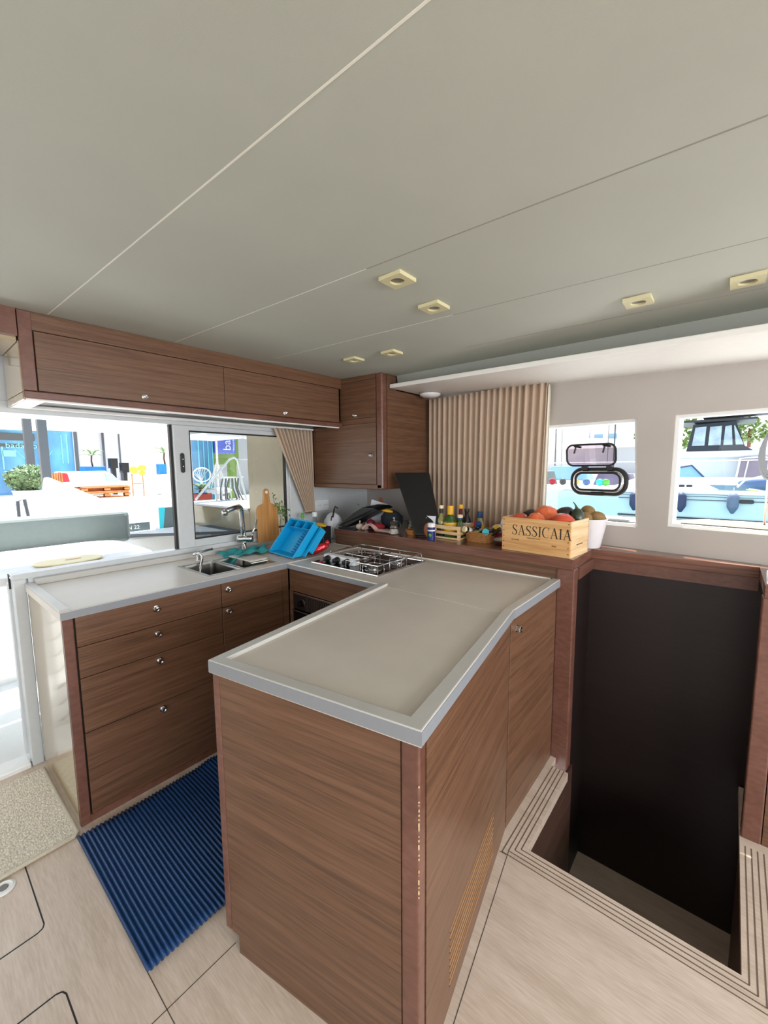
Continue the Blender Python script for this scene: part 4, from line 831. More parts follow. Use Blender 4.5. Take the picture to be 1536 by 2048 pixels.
def moka(label, pos, k):
    t = thing('moka_pot', label, 'coffee pot', pos, 'moka pots on the ledge')
    obj('boiler', MB().lathe([(0.001, 0), (0.034, 0), (0.036, 0.004), (0.028, 0.036), (0.031, 0.040)], seg=8), 'steel', t, local=True)
    obj('collector', MB().lathe([(0.031, 0.041), (0.026, 0.050), (0.022, 0.058), (0.029, 0.082), (0.02, 0.090)], seg=8), 'steel', t, local=True)
    obj('lid_knob', MB().lathe([(0.005, 0.090), (0.006, 0.098), (0.009, 0.104), (0.007, 0.112), (0.001, 0.114)], seg=12), 'chrome', t, local=True)
    obj('handle', MB().tube([(0.026, 0, 0.080), (0.050, 0, 0.078), (0.052, 0, 0.05)], 0.005, 8), 'black', t, local=True)
    t.scale = (k, k, k); return t
moka('faceted aluminium moka pot beside the spoon rest, the nearer of the two', (-1.705, 2.14, ZL), 1.0)
moka('faceted aluminium moka pot further back, touching the tall black board', (-1.66, 2.27, ZL), 1.0).rotation_euler = (0, 0, 2.2)
s = MB().lathe([(0.001, 0), (0.035, 0), (0.05, 0.035), (0.047, 0.035), (0.033, 0.004), (0.001, 0.004)], (-1.60, 2.20, ZL)); tag(obj('small_basket', s, 'wicker'), 'small round wicker bowl between the moka pots and the tall black board', 'basket')
# tall black board leaning on the curtain side of the cupboard
bo_, bu, bv = Vector((-1.545, 2.165, ZL)), Vector((0.155, 0.06, 0.0)), Vector((-0.255, 0.10, 0.395))
s = MB().extrude([tuple(bo_), tuple(bo_+bu*1.06), tuple(bo_+bu*1.5+bv*1.0), tuple(bo_+bu*0.05+bv*1.0)], bu.cross(bv).normalized()*0.028)
bb = obj('black_board', s, 'black', bevel=0.004); tag(bb, 'tall black panel leaning against the side of the corner cupboard', 'panel')
n_ = bv.cross(bu).normalized()
for k in (0.90, 0.94):
    q = bo_+bv*k+bu*0.04-n_*0.012; obj('screw', MB().lathe([(0.005, 0), (0.004, 0.003)], q+Vector((-0.006, -0.004, 0)), M=Vector((-0.9, -0.4, 0)).to_track_quat('Z', 'Y').to_matrix(), seg=10), 'chrome', bb)
# colourful packet and tan pouch
s = MB().hexa([(-1.535, 2.19, ZL), (-1.42, 2.20, ZL), (-1.42, 2.215, ZL), (-1.535, 2.205, ZL), (-1.56, 2.205, 1.165), (-1.44, 2.225, 1.165), (-1.44, 2.237, 1.165), (-1.56, 2.217, 1.165)]); pk = obj('recipe_book', s, 'paper'); tag(pk, 'upright book with green and red salad cover behind the tan pouch', 'book')
random.seed(9)
for i, (mm, nm) in enumerate((('leaf', 'cover_leaf_print'), ('tomato', 'cover_tomato_print'), ('yellow', 'cover_pepper_print'))):
    s = MB()
    for j in range(7):
        u, v = random.random(), random.random(); c = Vector((-1.53+0.10*u-0.02*v, 2.1935+0.012*u+0.014*v-0.002-0.0006*i, ZL+0.01+0.11*v)); s.lathe([(0.004+random.random()*0.009, 0), (0.001, 0.001)], c, M=Matrix.Rotation(PI/2, 3, 'X'), seg=9)
    obj(nm, s, mm, pk)
s = MB().ell((-1.44, 2.15, 1.083), 0.034, 0.010, 0.047, 24, 14, M=Matrix.Rotation(-0.12, 3, 'Y')); tag(obj('tan_pouch', s, 'tan', smooth=True), 'oval tan leather pouch standing between the tall black panel and the can', 'pouch')
can = thing('spray_can', 'small navy can with white top and green blob on its label', 'can', (-1.378, 2.09, ZL))
obj('can_body', MB().lathe([(0.001, 0), (0.022, 0), (0.0235, 0.004), (0.0235, 0.082), (0.001, 0.083)], seg=24), 'can_navy', can, local=True, smooth=False)
obj('top_band', MB().lathe([(0.0237, 0.082), (0.0237, 0.100), (0.02, 0.106), (0.001, 0.107)], seg=24), 'ceramic', can, local=True)
obj('label_blob', MB().lathe([(0.010, 0), (0.009, 0.002), (0.001, 0.002)], (0.006, -0.022, 0.035), M=Matrix.Rotation(PI/2, 3, 'X'), seg=14), 'limegreen', can, local=True)
obj('label_stripe', MB().lathe([(0.0239, 0.058), (0.0239, 0.066)], seg=24), 'ceramic', can, local=True)
# slatted crate of bottles
cr_ = thing('slatted_crate', 'small pale pine slatted crate holding oil bottles', 'crate', (-1.33, 2.29, ZL))
c0, c1, c2, c3 = Vector((-1.430, 2.185, 0)), Vector((-1.232, 2.172, 0)), Vector((-1.245, 2.395, 0)), Vector((-1.445, 2.405, 0))
def plank(mb, p, q, z0, z1, th, inn):
    d = (q-p).normalized(); n = Vector((-d.y, d.x, 0))*th*inn
    mb.hexa([tuple(v+Vector((0, 0, z))) for z in (z0, z1) for v in (p, q, q+n, p+n)])
for p, q, nm in ((c0, c1, 'front_slat'), (c1, c2, 'side_slat'), (c2, c3, 'back_slat'), (c3, c0, 'side_slat')):
    for z0, z1 in ((ZL+0.002, ZL+0.012), (ZL+0.030, ZL+0.048), (ZL+0.062, ZL+0.084)):
        s = MB(); plank(s, p, q, z0, z1, 0.004, 1); obj(nm, s, 'pine_pale', cr_)
for p in (c0, c1, c2, c3):
    s = MB(); v = (Vector((-1.338, 2.29, 0))-p).normalized()*0.013; m_ = p+v; s.box(m_.x-0.008, m_.x+0.008, m_.y-0.008, m_.y+0.008, ZL, ZL+0.084); obj('corner_block', s, 'pine_pale', cr_)
s = MB().prism([tuple(p)[:2] for p in (c0, c1, c2, c3)], ZL+0.001, ZL+0.004); obj('crate_floor', s, 'pine_pale', cr_)
zb_ = ZL+0.005
BP = lambda r, h, n, hn: [(0.001, 0), (r*0.95, 0), (r, 0.004), (r, h*0.55), (r*0.85, h*0.66), (n, h*0.80), (n, h)]
bottle('oil_bottle', 'tall green glass oil bottle with yellow cap and label in the slatted crate', (-1.345, 2.255, zb_), BP(0.044, 0.165, 0.015, 0), 'gbottle', [('cap', [(0.0195, 0.14), (0.0195, 0.195), (0.001, 0.196)], 'yellow'), ('label', [(0.0448, 0.02), (0.0448, 0.085), (0.0442, 0.092)], 'yellow')], 'bottles in the slatted crate')
bottle('oil_bottle', 'slim oil bottle with cream cap over a black collar, left in the slatted crate', (-1.408, 2.25, zb_), BP(0.026, 0.165, 0.011, 0), 'oil', [('cap', [(0.014, 0.175), (0.014, 0.195), (0.001, 0.196)], 'creamcap'), ('collar', [(0.013, 0.145), (0.013, 0.175), (0.001, 0.175)], 'black')], 'bottles in the slatted crate')
bottle('oil_bottle', 'green bottle with cream cap and blue collar at the right of the slatted crate', (-1.272, 2.25, zb_), BP(0.022, 0.115, 0.013, 0), 'gbottle', [('cap', [(0.0165, 0.125), (0.0165, 0.143), (0.001, 0.144)], 'creamcap'), ('collar', [(0.0155, 0.112), (0.0155, 0.125), (0.001, 0.125)], 'bluecap'), ('label', [(0.0228, 0.03), (0.0228, 0.062)], 'yellow')], 'bottles in the slatted crate')
bottle('oil_bottle', 'dark bottle with black cap and white badge at the back of the slatted crate', (-1.278, 2.345, zb_), BP(0.027, 0.16, 0.013, 0), 'dkbottle', [('cap', [(0.0155, 0.155), (0.0155, 0.172), (0.001, 0.173)], 'black'), ('label', [(0.0276, 0.06), (0.0276, 0.085)], 'ceramic')], 'bottles in the slatted crate')
bottle('oil_bottle', 'amber bottle with yellow cap at the back right of the slatted crate', (-1.332, 2.362, zb_), BP(0.024, 0.165, 0.012, 0), 'onion', [('cap', [(0.0155, 0.17), (0.0155, 0.195), (0.001, 0.196)], 'yellow')], 'bottles in the slatted crate')
bottle('oil_bottle', 'pale yellow bottle at the back left corner of the slatted crate', (-1.412, 2.35, zb_), BP(0.02, 0.14, 0.009, 0), 'oil', [('cap', [(0.011, 0.14), (0.011, 0.162), (0.001, 0.163)], 'yellow')], 'bottles in the slatted crate')
bottle('oil_bottle', 'bottle with navy screw cap standing behind the wicker basket', (-1.195, 2.36, ZL), BP(0.027, 0.145, 0.014, 0), 'oil', [('cap', [(0.0175, 0.125), (0.0175, 0.163), (0.001, 0.164)], 'bluecap'), ('label', [(0.0277, 0.04), (0.0277, 0.085)], 'yellow')])
s = MB().ell((-1.462, 2.29, ZL+0.03), 0.014, 0.03, 0.03, 18, 12, f=lump); tag(obj('crumpled_paper', s, 'paper', smooth=True), 'crumpled white paper wedged between the tall black panel and the crate', 'paper')
# wicker basket of jars
wk = thing('wicker_basket', 'oval brown wicker basket full of jars and small bottles', 'basket', (-1.13, 2.235, ZL))
def ovl(r, z, sx_=1.0): return (r, z)
s = MB().lathe([(0.001, 0.002), (0.082, 0.0), (0.092, 0.05), (0.094, 0.056), (0.089, 0.056), (0.080, 0.006), (0.001, 0.006)], (-1.13, 2.235, ZL), seg=40, sx=1.0, sy=0.62); obj('basket_body', s, 'wicker', wk, smooth=False)
s = MB().tube([(-1.13+0.094*math.cos(a*PI/20), 2.235+0.058*math.sin(a*PI/20), ZL+0.056+0.002*(a % 2)) for a in range(40)], 0.005, 6, closed=True); obj('basket_rim', s, 'wicker', wk, smooth=True)
def jar(label, pos, r, h, m, lidm, tilt, lbl=None):
    t = thing('spice_jar', label, 'jar', pos, 'jars in the wicker basket'); t.rotation_euler = tilt
    obj('glass', MB().lathe([(0.001, 0), (r, 0), (r, h*0.8), (r*0.8, h*0.88), (r*0.8, h)], seg=20), m, t, local=True, smooth=False)
    obj('lid', MB().lathe([(r*0.92, h*0.9), (r*0.92, h*1.15), (0.001, h*1.16)], seg=20), lidm, t, local=True)
    if lbl: obj('label', MB().lathe([(r*1.02, h*0.2), (r*1.02, h*0.65)], seg=20), lbl, t, local=True)
zj = ZL+0.02
jar('dark jar with white label lying at the left of the basket', (-1.175, 2.225, zj+0.035), 0.019, 0.055, 'dkbottle', 'creamcap', (1.25, 0, -0.5), 'ceramic')
jar('navy capped jar tilted in the middle of the basket', (-1.145, 2.25, zj+0.04), 0.018, 0.06, 'dkbottle', 'bluecap', (0.7, 0.2, 0.2), 'ceramic')
jar('pale olive jar with no cap colour at the front of the basket', (-1.135, 2.205, zj+0.012), 0.018, 0.045, 'oil', 'dkbottle', (0.15, 0.0, 0))
jar('black jar showing a round light blue lid towards the room', (-1.085, 2.24, zj+0.036), 0.021, 0.045, 'dkbottle', 'turq', (1.35, 0, 0.25))
jar('brown jar with red lid behind the front jars', (-1.165, 2.262, zj+0.03), 0.016, 0.06, 'onion', 'red', (0.35, 0.15, 0))
jar('dark jar with gold lid at the right of the basket', (-1.055, 2.25, zj+0.025), 0.016, 0.055, 'avocado', 'yellow', (0.2, 0.5, 0))
jar('small dark jar leaning over the right rim', (-1.048, 2.225, zj+0.03), 0.012, 0.05, 'dkbottle', 'black', (0.1, 0.9, 0.3))
s = MB().ell((-1.055, 2.33, ZL+0.072), 0.045, 0.02, 0.026, 24, 14, f=lump); tt = obj('folded_napkin', s, 'ceramic', smooth=True); tag(tt, 'white and red crumpled napkin behind the basket by the wooden box', 'napkin')
obj('napkin_tip', MB().ell((-1.028, 2.325, ZL+0.115), 0.012, 0.008, 0.030, 14, 10, M=Matrix.Rotation(0.3, 3, 'Y')), 'ceramic', tt, smooth=True); obj('red_print', MB().ell((-1.058, 2.318, ZL+0.075), 0.024, 0.014, 0.014, 14, 10, f=lump), 'red', tt, smooth=True)
s = MB().lathe([(0.001, 0), (0.045, 0), (0.055, 0.05), (0.001, 0.052)], (-1.10, 2.39, ZL)); s2 = obj('preserve_jar', s, 'red'); tag(s2, 'squat dark red jar behind the wicker basket', 'jar')
obj('jar_lid', MB().lathe([(0.056, 0.05), (0.056, 0.062), (0.001, 0.063)], (-1.10, 2.39, ZL)), 'clear', s2)
tn = thing('butter_dish', 'small grey glass dish with lid between the basket and the wooden box', 'dish', (-0.985, 2.20, ZL))
obj('dish_base', MB().lathe([(0.001, 0), (0.032, 0), (0.040, 0.026), (0.036, 0.026), (0.028, 0.004), (0.001, 0.004)], (-0.985, 2.20, ZL), seg=26), 'clear', tn); obj('dish_lid', MB().lathe([(0.043, 0.026), (0.044, 0.032), (0.025, 0.043), (0.001, 0.045)], (-0.985, 2.20, ZL), seg=26), 'steel', tn)
# wooden wine box
bx = thing('wine_box', 'pine wine box lettered SASSICAIA filled with tomatoes, on the ledge', 'box', (-0.75, 2.2, ZL))
A_, B_, C_, D_ = Vector((-0.930, 2.098, 0)), Vector((-0.572, 2.062, 0)), Vector((-0.549, 2.292, 0)), Vector((-0.907, 2.328, 0))
zt1_ = 1.212
for p, q, nm in ((A_, B_, 'front_board'), (C_, D_, 'back_board')):
    s = MB(); plank(s, p, q, ZL, zt1_, 0.010, 1); obj(nm, s, 'pine', bx, bevel=0.0008, seg=1)
for p, q, nm in ((B_, C_, 'end_board'), (D_, A_, 'end_board')):
    s = MB(); e_ = (q-p).normalized()*0.0105; plank(s, p+e_, q-e_, ZL, zt1_, 0.010, 1); obj(nm, s, 'pine_pale', bx)
s = MB().prism([tuple(p)[:2] for p in (A_+Vector((.011, .011, 0)), B_+Vector((-.011, .011, 0)), C_+Vector((-.011, -.011, 0)), D_+Vector((.011, -.011, 0)))], ZL+0.001, ZL+0.01); obj('box_floor', s, 'pine', bx)
uf = (B_-A_).normalized(); nf = Vector((uf.y, -uf.x, 0)); Lf = (B_-A_).length
s = MB()
for i in range(6):
    for e0 in (0.006, Lf-0.013):
        q = A_+uf*e0+Vector((0, 0, ZL+0.017+i*0.029)); s.hexa([tuple(v) for v in (q, q+uf*0.007, q+uf*0.007+nf*0.0008, q+nf*0.0008, q+Vector((0, 0, .0035)), q+uf*0.007+Vector((0, 0, .0035)), q+uf*0.007+nf*0.0008+Vector((0, 0, .0035)), q+nf*0.0008+Vector((0, 0, .0035)))])
obj('nail_marks', s, 'ink', bx)
# serif lettering drawn as strokes of varying width
def ribbon(mb, pts, ws, org, u, v, n, th=0.0007):
    P2 = [Vector(p) for p in pts]; L = []; R = []
    for i, p in enumerate(P2):
        t = (P2[min(i+1, len(P2)-1)]-P2[max(i-1, 0)]).normalized(); nn = Vector((-t.y, t.x)); L.append(p+nn*ws[i]/2); R.append(p-nn*ws[i]/2)
    f3 = lambda p: org+u*p.x+v*p.y+n*0.0002
    for i in range(len(P2)-1):
        a, b, c, d = f3(L[i]), f3(L[i+1]), f3(R[i+1]), f3(R[i]); mb.hexa([tuple(q) for q in (a, b, c, d, a+n*th, b+n*th, c+n*th, d+n*th)])
def glyph(mb, ch, x, k, org, u, v, n):
    S_ = lambda *ps: [(x+a*k, b*k) for a, b in ps]
    th_, tn_ = 0.115*k, 0.035*k
    def ln(a, b, wd): ribbon(mb, S_(a, b), [wd, wd], org, u, v, n)
    if ch == 'I': ln((0.17, 0), (0.17, 1), th_); ln((0.02, 0.015), (0.32, 0.015), tn_); ln((0.02, 0.985), (0.32, 0.985), tn_); return 0.36*k
    if ch == 'A':
        ln((0.10, 0), (0.38, 1), tn_); ln((0.37, 1), (0.66, 0), th_); ln((0.19, 0.36), (0.55, 0.36), tn_); ln((0.0, 0.015), (0.22, 0.015), tn_); ln((0.53, 0.015), (0.80, 0.015), tn_); return 0.78*k
    if ch == 'C':
        pts, ws = [], []
        for i in range(21):
            a = math.radians(48+i*(264/20)); pts.append((0.42+0.36*math.cos(a), 0.5+0.51*math.sin(a))); ws.append(tn_+(th_-tn_)*max(0, -math.cos(a))**1.2)
        ribbon(mb, S_(*pts), ws, org, u, v, n); ln((0.66, 0.70), (0.67, 0.99), tn_); return 0.76*k
    if ch == 'S':
        pts = [(0.50, 0.80), (0.44, 0.93), (0.30, 1.0), (0.16, 0.95), (0.10, 0.80), (0.14, 0.66), (0.27, 0.55), (0.40, 0.44), (0.50, 0.30), (0.48, 0.13), (0.36, 0.01), (0.20, 0.0), (0.08, 0.09), (0.04, 0.24)]
        ws = [tn_, tn_, tn_*1.1, tn_*1.8, th_*0.8, th_*0.95, th_*1.05, th_*1.05, th_*0.95, th_*0.8, tn_*1.6, tn_, tn_, tn_]
        ribbon(mb, S_(*pts), ws, org, u, v, n); ln((0.50, 0.76), (0.51, 1.0), tn_); ln((0.04, 0.0), (0.05, 0.26), tn_); return 0.60*k
s = MB(); x = 0.0; k = 0.0515; og = A_+uf*0.058+Vector((0, 0, ZL+0.088))
for ch in 'SASSICAIA': x += glyph(s, ch, x, k, og, uf, Vector((0, 0, 1)), nf)+0.0022
obj('lettering', s, 'ink', bx)
def ftxt(nm, st, size, a, z): return text(nm, st, size, frame_from(A_+uf*a+nf*0.0006+Vector((0, 0, ZL+z)), uf, (0, 0, 1)), 'ink', bx, 0.0002)
ftxt('lettering', 'BOLGHERI', 0.009, 0.055, 0.058); ftxt('lettering', 'TENUTA SAN GUIDO', 0.0075, 0.140, 0.074); ftxt('lettering', '2022', 0.012, 0.270, 0.046)
ue = (C_-B_).normalized(); ne = Vector((ue.y, -ue.x, 0))
text('lettering', 'TENUTA SAN GUIDO', 0.0085, frame_from(B_+ue*0.075+ne*0.0006+Vector((0, 0, ZL+0.055)), ue, (0, 0, 1)), 'ink', bx, 0.0002)
# tomatoes and friends in the box
def ribbed(k, n): return lambda a, th: 1+k*abs(math.sin(n*a/2))*math.sin(th)
def fruit(name, label, pos, r, rz_, m, kf=None, rot=(0, 0, 0), cat='tomato', stem=True, group='tomatoes in the wine box'):
    o = obj(name, MB().ell((0, 0, 0), r, r, rz_, 32, 18, f=kf), m, smooth=True); o.location = pos; o.rotation_euler = rot
    tag(o, label, cat, group)
    if stem:
        c = MB()
        for a in range(5):
            d = Vector((math.cos(a*1.257), math.sin(a*1.257), 0)); c.quad((0, 0, rz_*0.93), tuple(d*r*0.15+Vector((-d.y, d.x, 0))*r*0.06+Vector((0, 0, rz_*0.97))), tuple(d*r*0.36+Vector((0, 0, rz_*0.95))), tuple(d*r*0.15-Vector((-d.y, d.x, 0))*r*0.06+Vector((0, 0, rz_*0.97))))
        c.tube([(0, 0, rz_*0.9), (0.002, 0, rz_*1.08)], 0.002, 6); obj('calyx', c, 'stem', o)
    return o
fruit('tomato', 'red tomato at the left end of the wine box', (-0.862, 2.155, 1.188), 0.050, 0.036, 'tomato', None, (0.5, -0.3, 0), stem=False)
fruit('tomato', 'deeply ribbed orange tomato at the front middle of the wine box', (-0.762, 2.140, 1.192), 0.047, 0.038, 'tomato2', ribbed(0.14, 9), (0.9, 0.3, 0.4), stem=False)
fruit('tomato', 'large ribbed orange tomato behind the front middle one', (-0.745, 2.225, 1.212), 0.062, 0.052, 'tomato2', ribbed(0.10, 10), (0.7, -0.2, 0.4), stem=False)
fruit('tomato', 'large smooth red tomato at the right of the wine box', (-0.634, 2.150, 1.196), 0.058, 0.044, 'tomato', ribbed(0.03, 8), (0.3, 0.2, 0), stem=False)
fruit('tomato', 'tomato mostly hidden at the bottom front of the wine box', (-0.700, 2.12, 1.150), 0.036, 0.030, 'tomato', None, (0, 0, 0), stem=False)
fruit('tomato', 'tomato low in the back right corner of the wine box', (-0.62, 2.24, 1.17), 0.035, 0.03, 'tomato', None, (0, 0, 0), stem=False)
fruit('aubergine', 'dark aubergine at the back left of the wine box', (-0.838, 2.250, 1.200), 0.044, 0.058, 'aubergine', None, (0.4, 1.2, 0.2), 'aubergine', False, 'dark vegetables in the wine box')
fruit('aubergine', 'dark aubergine behind the large ribbed tomato', (-0.665, 2.262, 1.222), 0.042, 0.055, 'aubergine', None, (0.3, 1.0, 0.6), 'aubergine', False, 'dark vegetables in the wine box')
fruit('tomato', 'tomato under the left aubergine, low in the wine box', (-0.85, 2.25, 1.155), 0.034, 0.03, 'tomato2', None, (0, 0, 0), stem=False)
fruit('tomato', 'tomato low in the middle of the wine box', (-0.77, 2.25, 1.165), 0.035, 0.03, 'tomato', None, (0, 0, 0), stem=False)
sq = fruit('green_squash', 'dark green pear-shaped squash with stalk at the right end of the wine box', (-0.590, 2.235, 1.218), 0.032, 0.048, 'avocado', None, (-0.1, -0.15, 0), 'squash', False, 'dark vegetables in the wine box')
obj('stalk', MB().tube([(0, 0, 0.044), (-0.004, 0, 0.062), (-0.014, 0, 0.080)], 0.003, 8, rr=[0.009, 0.004, 0.002]), 'stem', sq)
# white bowl of kiwis
bw = obj('fruit_bowl', MB().lathe([(0.001, 0), (0.058, 0), (0.063, 0.006), (0.092, 0.155), (0.095, 0.160), (0.089, 0.160), (0.058, 0.012), (0.001, 0.010)], (-0.585, 2.433, ZL), seg=40), 'ceramic', smooth=True); tag(bw, 'deep white bowl of kiwis behind the wine box', 'bowl')
for (x, y, z, rr_, lb) in ((-0.640, 2.425, 1.208, 0, 'kiwi at the left of the white bowl'), (-0.592, 2.44, 1.228, 0.5, 'kiwi on top of the heap in the white bowl'), (-0.540, 2.425, 1.200, 1.0, 'kiwi at the right rim of the white bowl'), (-0.59, 2.385, 1.198, 0.2, 'kiwi at the front of the white bowl against the wine box')):
    k = obj('kiwi', MB().ell((0, 0, 0), 0.034, 0.042, 0.034, 24, 14), 'kiwi', smooth=True); k.location = (x, y, z); k.rotation_euler = (0.2, 0.3, rr_*2); tag(k, lb, 'kiwi', 'kiwis in the white bowl')

# ------------------------------------------------------------------ outside, cockpit side
s = MB(); s.box(-5.3, -2.72, -3, 3.2, -0.30, -0.22); s.box(-3.02, -2.72, -1.3, 0.30, -0.22, -0.06); struct('floor_cockpit', s, 'white')
s = MB(); s.box(-3.25, -2.64, -3.0, 3.2, 2.06, 2.12); s.box(-5.12, -4.98, -2, 3.4, 1.96, 2.0); s.box(-3.25, -3.19, -3, 3.2, 2.0, 2.06); struct('trim_3', s, 'white')
s = MB(); s.box(-5.4, -4.35, -3, 1.2, -0.3, 0.86); s.box(-5.4, -4.6, 1.2, 3.6, -0.3, 0.80); cm = struct('trim_4', s, 'white', bevel=0.03)
s = MB(); s.box(-3.78, -2.74, 2.36, 2.42, -0.22, 2.05); s.box(-5.25, -3.78, 2.36, 2.9, -0.22, 1.05); struct('trim_5', s, 'cream', bevel=0.01)
s = MB(); s.box(-5.25, -3.78, 2.34, 2.92, 1.05, 1.07); struct('trim_7', s, 'white'); st_ = obj('cockpit_step', MB().hexa([(-4.75, 1.95, 0.80), (-4.62, 1.5, 0.80), (-3.9, 2.355, 0.80), (-4.6, 2.355, 0.80), (-4.75, 1.95, 0.83), (-4.62, 1.5, 0.83), (-3.9, 2.355, 0.83), (-4.6, 2.355, 0.83)]), 'darkgrey'); tag(st_, 'dark grey non-slip step seen low in the tinted window', 'step')
bs = obj('seat_bolster', MB().box(-3.98, -3.82, -1.4, 1.275, 0.88, 1.145), 'grey_cushion', bevel=0.045, seg=4); tag(bs, 'long dark grey padded backrest in the cockpit outside the big window', 'backrest')
ct = thing('cockpit_table', 'white cockpit table with rounded corners just outside the big window', 'table', (-3.3, 0.3, 0))
tp = [(-3.3+x, 0.25+y) for x, y in rrect(0, 0, 0.95, 1.75, 0.22, 6)]
obj('table_top', MB().prism(tp, 0.885, 0.93), 'white', ct, bevel=0.01)
obj('pedestal', MB().lathe([(0.16, -0.22), (0.08, -0.16), (0.07, 0.885)], (-3.3, 0.6, 0)), 'white', ct, smooth=True)
s = MB().lathe([(0.001, 0), (0.16, 0), (0.175, 0.010), (0.165, 0.014), (0.001, 0.012)], (-3.02, 0.66, 0.931), seg=40, sx=0.7); cr2 = obj('serving_board', s, 'awning', bevel=0.002); tag(cr2, 'round cream serving board lying on the white cockpit table', 'board')
obj('grip', MB().lathe([(0.02, 0), (0.02, 0.003), (0.001, 0.003)], (-3.02, 0.68, 0.944), sx=0.6, sy=2), 'teak', cr2)
# slatted white locker beside the door
lk = thing('cockpit_locker', 'white moulded cockpit locker with rows of curved grooves beside the door', 'locker', (-3.3, -0.4, 0))
s = MB(); s.box(-3.62, -3.12, -1.6, 0.24, -0.22, 0.80); obj('locker_body', s, 'white', lk, bevel=0.03)
s = MB()
for i in range(8):
    z = 0.70-0.105*i; s.tube([(-3.119, -0.5, z+0.03), (-3.116, 0.0, z+0.02), (-3.117, 0.15, z), (-3.119, 0.215, z-0.045)], 0.006, 6)
obj('grooves', s, 'darkgrey', lk)
for i, (y, x0, wd_) in enumerate(((3.13, -18.0, 0.11), (1.95, -10.0, 0.07))):
    s = MB(); s.box(x0-wd_, x0+wd_, y-wd_, y+wd_, 0.5, 3.2 if i == 0 else 2.42); o = obj('awning_post', s, 'darkgrey', bevel=0.008); tag(o, ['dark grey awning post rising behind the bushy shrub on the quay', 'thick dark grey post on the quay in front of the shrub'][i], 'post', 'quay posts')
o = obj('stanchion', MB().tube([(-4.9, 1.90, 0.78), (-4.9, 1.905, 2.0)], 0.022, 12), 'white', smooth=True); tag(o, 'slim white upright pole outside near the black window seal', 'pole')
s = MB(); s.hexa([(-5.0, 1.98, 0.70), (-5.0, 2.20, 0.70), (-5.02, 2.20, 0.70), (-5.02, 1.98, 0.70), (-5.0, 2.02, 1.04), (-5.0, 2.25, 1.04), (-5.02, 2.25, 1.04), (-5.02, 2.02, 1.04)]); o = obj('cushion_stack', s, 'grey_cushion', bevel=0.008); tag(o, 'grey cushion with a turquoise edge standing outside the big window', 'cushion')
obj('turquoise_edge', MB().hexa([(-4.99, 1.93, 0.70), (-4.99, 1.985, 0.70), (-5.01, 1.985, 0.70), (-5.01, 1.93, 0.70), (-4.99, 1.93, 1.04), (-4.99, 2.03, 1.04), (-5.01, 2.03, 1.04), (-5.01, 1.93, 1.04)]), 'turq', o)
s = MB(); s.box(-5.02, -5.0, 1.5, 1.86, 0.80, 0.89); o = obj('name_board', s, 'grey_cushion'); tag(o, 'grey name board with white letters along the stern', 'sign'); text('board_lettering', 'SUN 22', 0.06, frame_from((-4.999, 1.56, 0.825), (0, 1, 0), (0, 0, 1)), 'white', o)
# quay
s = MB(); s.box(-60, -7.0, -25, 45, -0.9, 0.50); struct('floor_quay', s, 'quay')
s = MB(); s.box(-22.4, -22.0, -12, 2.3, 0.5, 3.1); s.box(-22.4, -22.0, 5.42, 7.62, 0.5, 3.15); s.box(-22.4, -22.0, 8.35, 16, 0.5, 3.2); fcd = struct('wall_shopfront', s, 'facade')
s = MB(); s.box(-22.6, -22.05, 7.62, 8.35, 0.5, 3.2); s.box(-24, -21.6, -12, 16, 3.12, 6.5); struct('wall_shopfront_upper', s, 'facade_white')
s = MB(); s.box(-22.0, -21.96, 7.06, 7.12, 0.9, 3.1); struct('facade_joint', s, 'darkgrey', fcd); s = MB(); s.box(-21.98, -21.93, 5.35, 5.47, 1.4, 3.1); struct('facade_edge', s, 'darkgrey', fcd)
sf = thing('shop_window', 'blue glass shop front with thin cyan lettering across the quay', 'shop window', (-22.1, 3.8, 0.5))
s = MB(); s.box(-22.2, -22.12, 2.3, 5.35, 0.5, 3.12); obj('glass_front', s, 'mural', sf)
s = MB(); s.box(-22.12, -22.08, 2.3, 4.05, 2.66, 2.94); s.box(-22.12, -22.09, 2.3, 3.9, 2.40, 2.52); obj('dark_band', s, 'darkgrey', sf)
s = MB(); s.box(-22.12, -22.09, 3.02, 3.42, 2.02, 2.26); s.box(-22.12, -22.09, 3.0, 3.04, 1.5, 2.4); s.box(-22.12, -22.09, 4.92, 4.95, 1.75, 2.95); s.box(-22.12, -22.09, 5.10, 5.14, 1.75, 3.0); s.tube([(-22.09, 4.3, 1.75), (-22.09, 4.6, 2.30)], 0.012, 5); s.tube([(-22.09, 3.4, 2.3), (-22.09, 3.75, 1.85)], 0.012, 5); obj('window_reflections', s, 'cyan', sf)
text('lettering', 'badaldoldc', 0.30, frame_from((-22.07, 3.12, 2.36), (0, 1, 0), (0, 0, 1)), 'cyan', sf, 0.003, 1.05)
s = MB(); s.hexa([(-21.0, -4, 2.95), (-21.0, 4.2, 3.0), (-22, 4.2, 3.12), (-22, -4, 3.12), (-21.0, -4, 3.02), (-21.0, 4.2, 3.07), (-22, 4.2, 3.3), (-22, -4, 3.3)]); o = obj('shop_awning', s, 'awning'); tag(o, 'cream awning above the blue shop front across the quay', 'awning')
o = obj('downpipe', MB().tube([(-21.9, 6.42, 0.5), (-21.9, 6.42, 3.12)], 0.05, 10), 'darkgrey', smooth=True); tag(o, 'grey downpipe on the shop facade right of the blue glass', 'pipe')
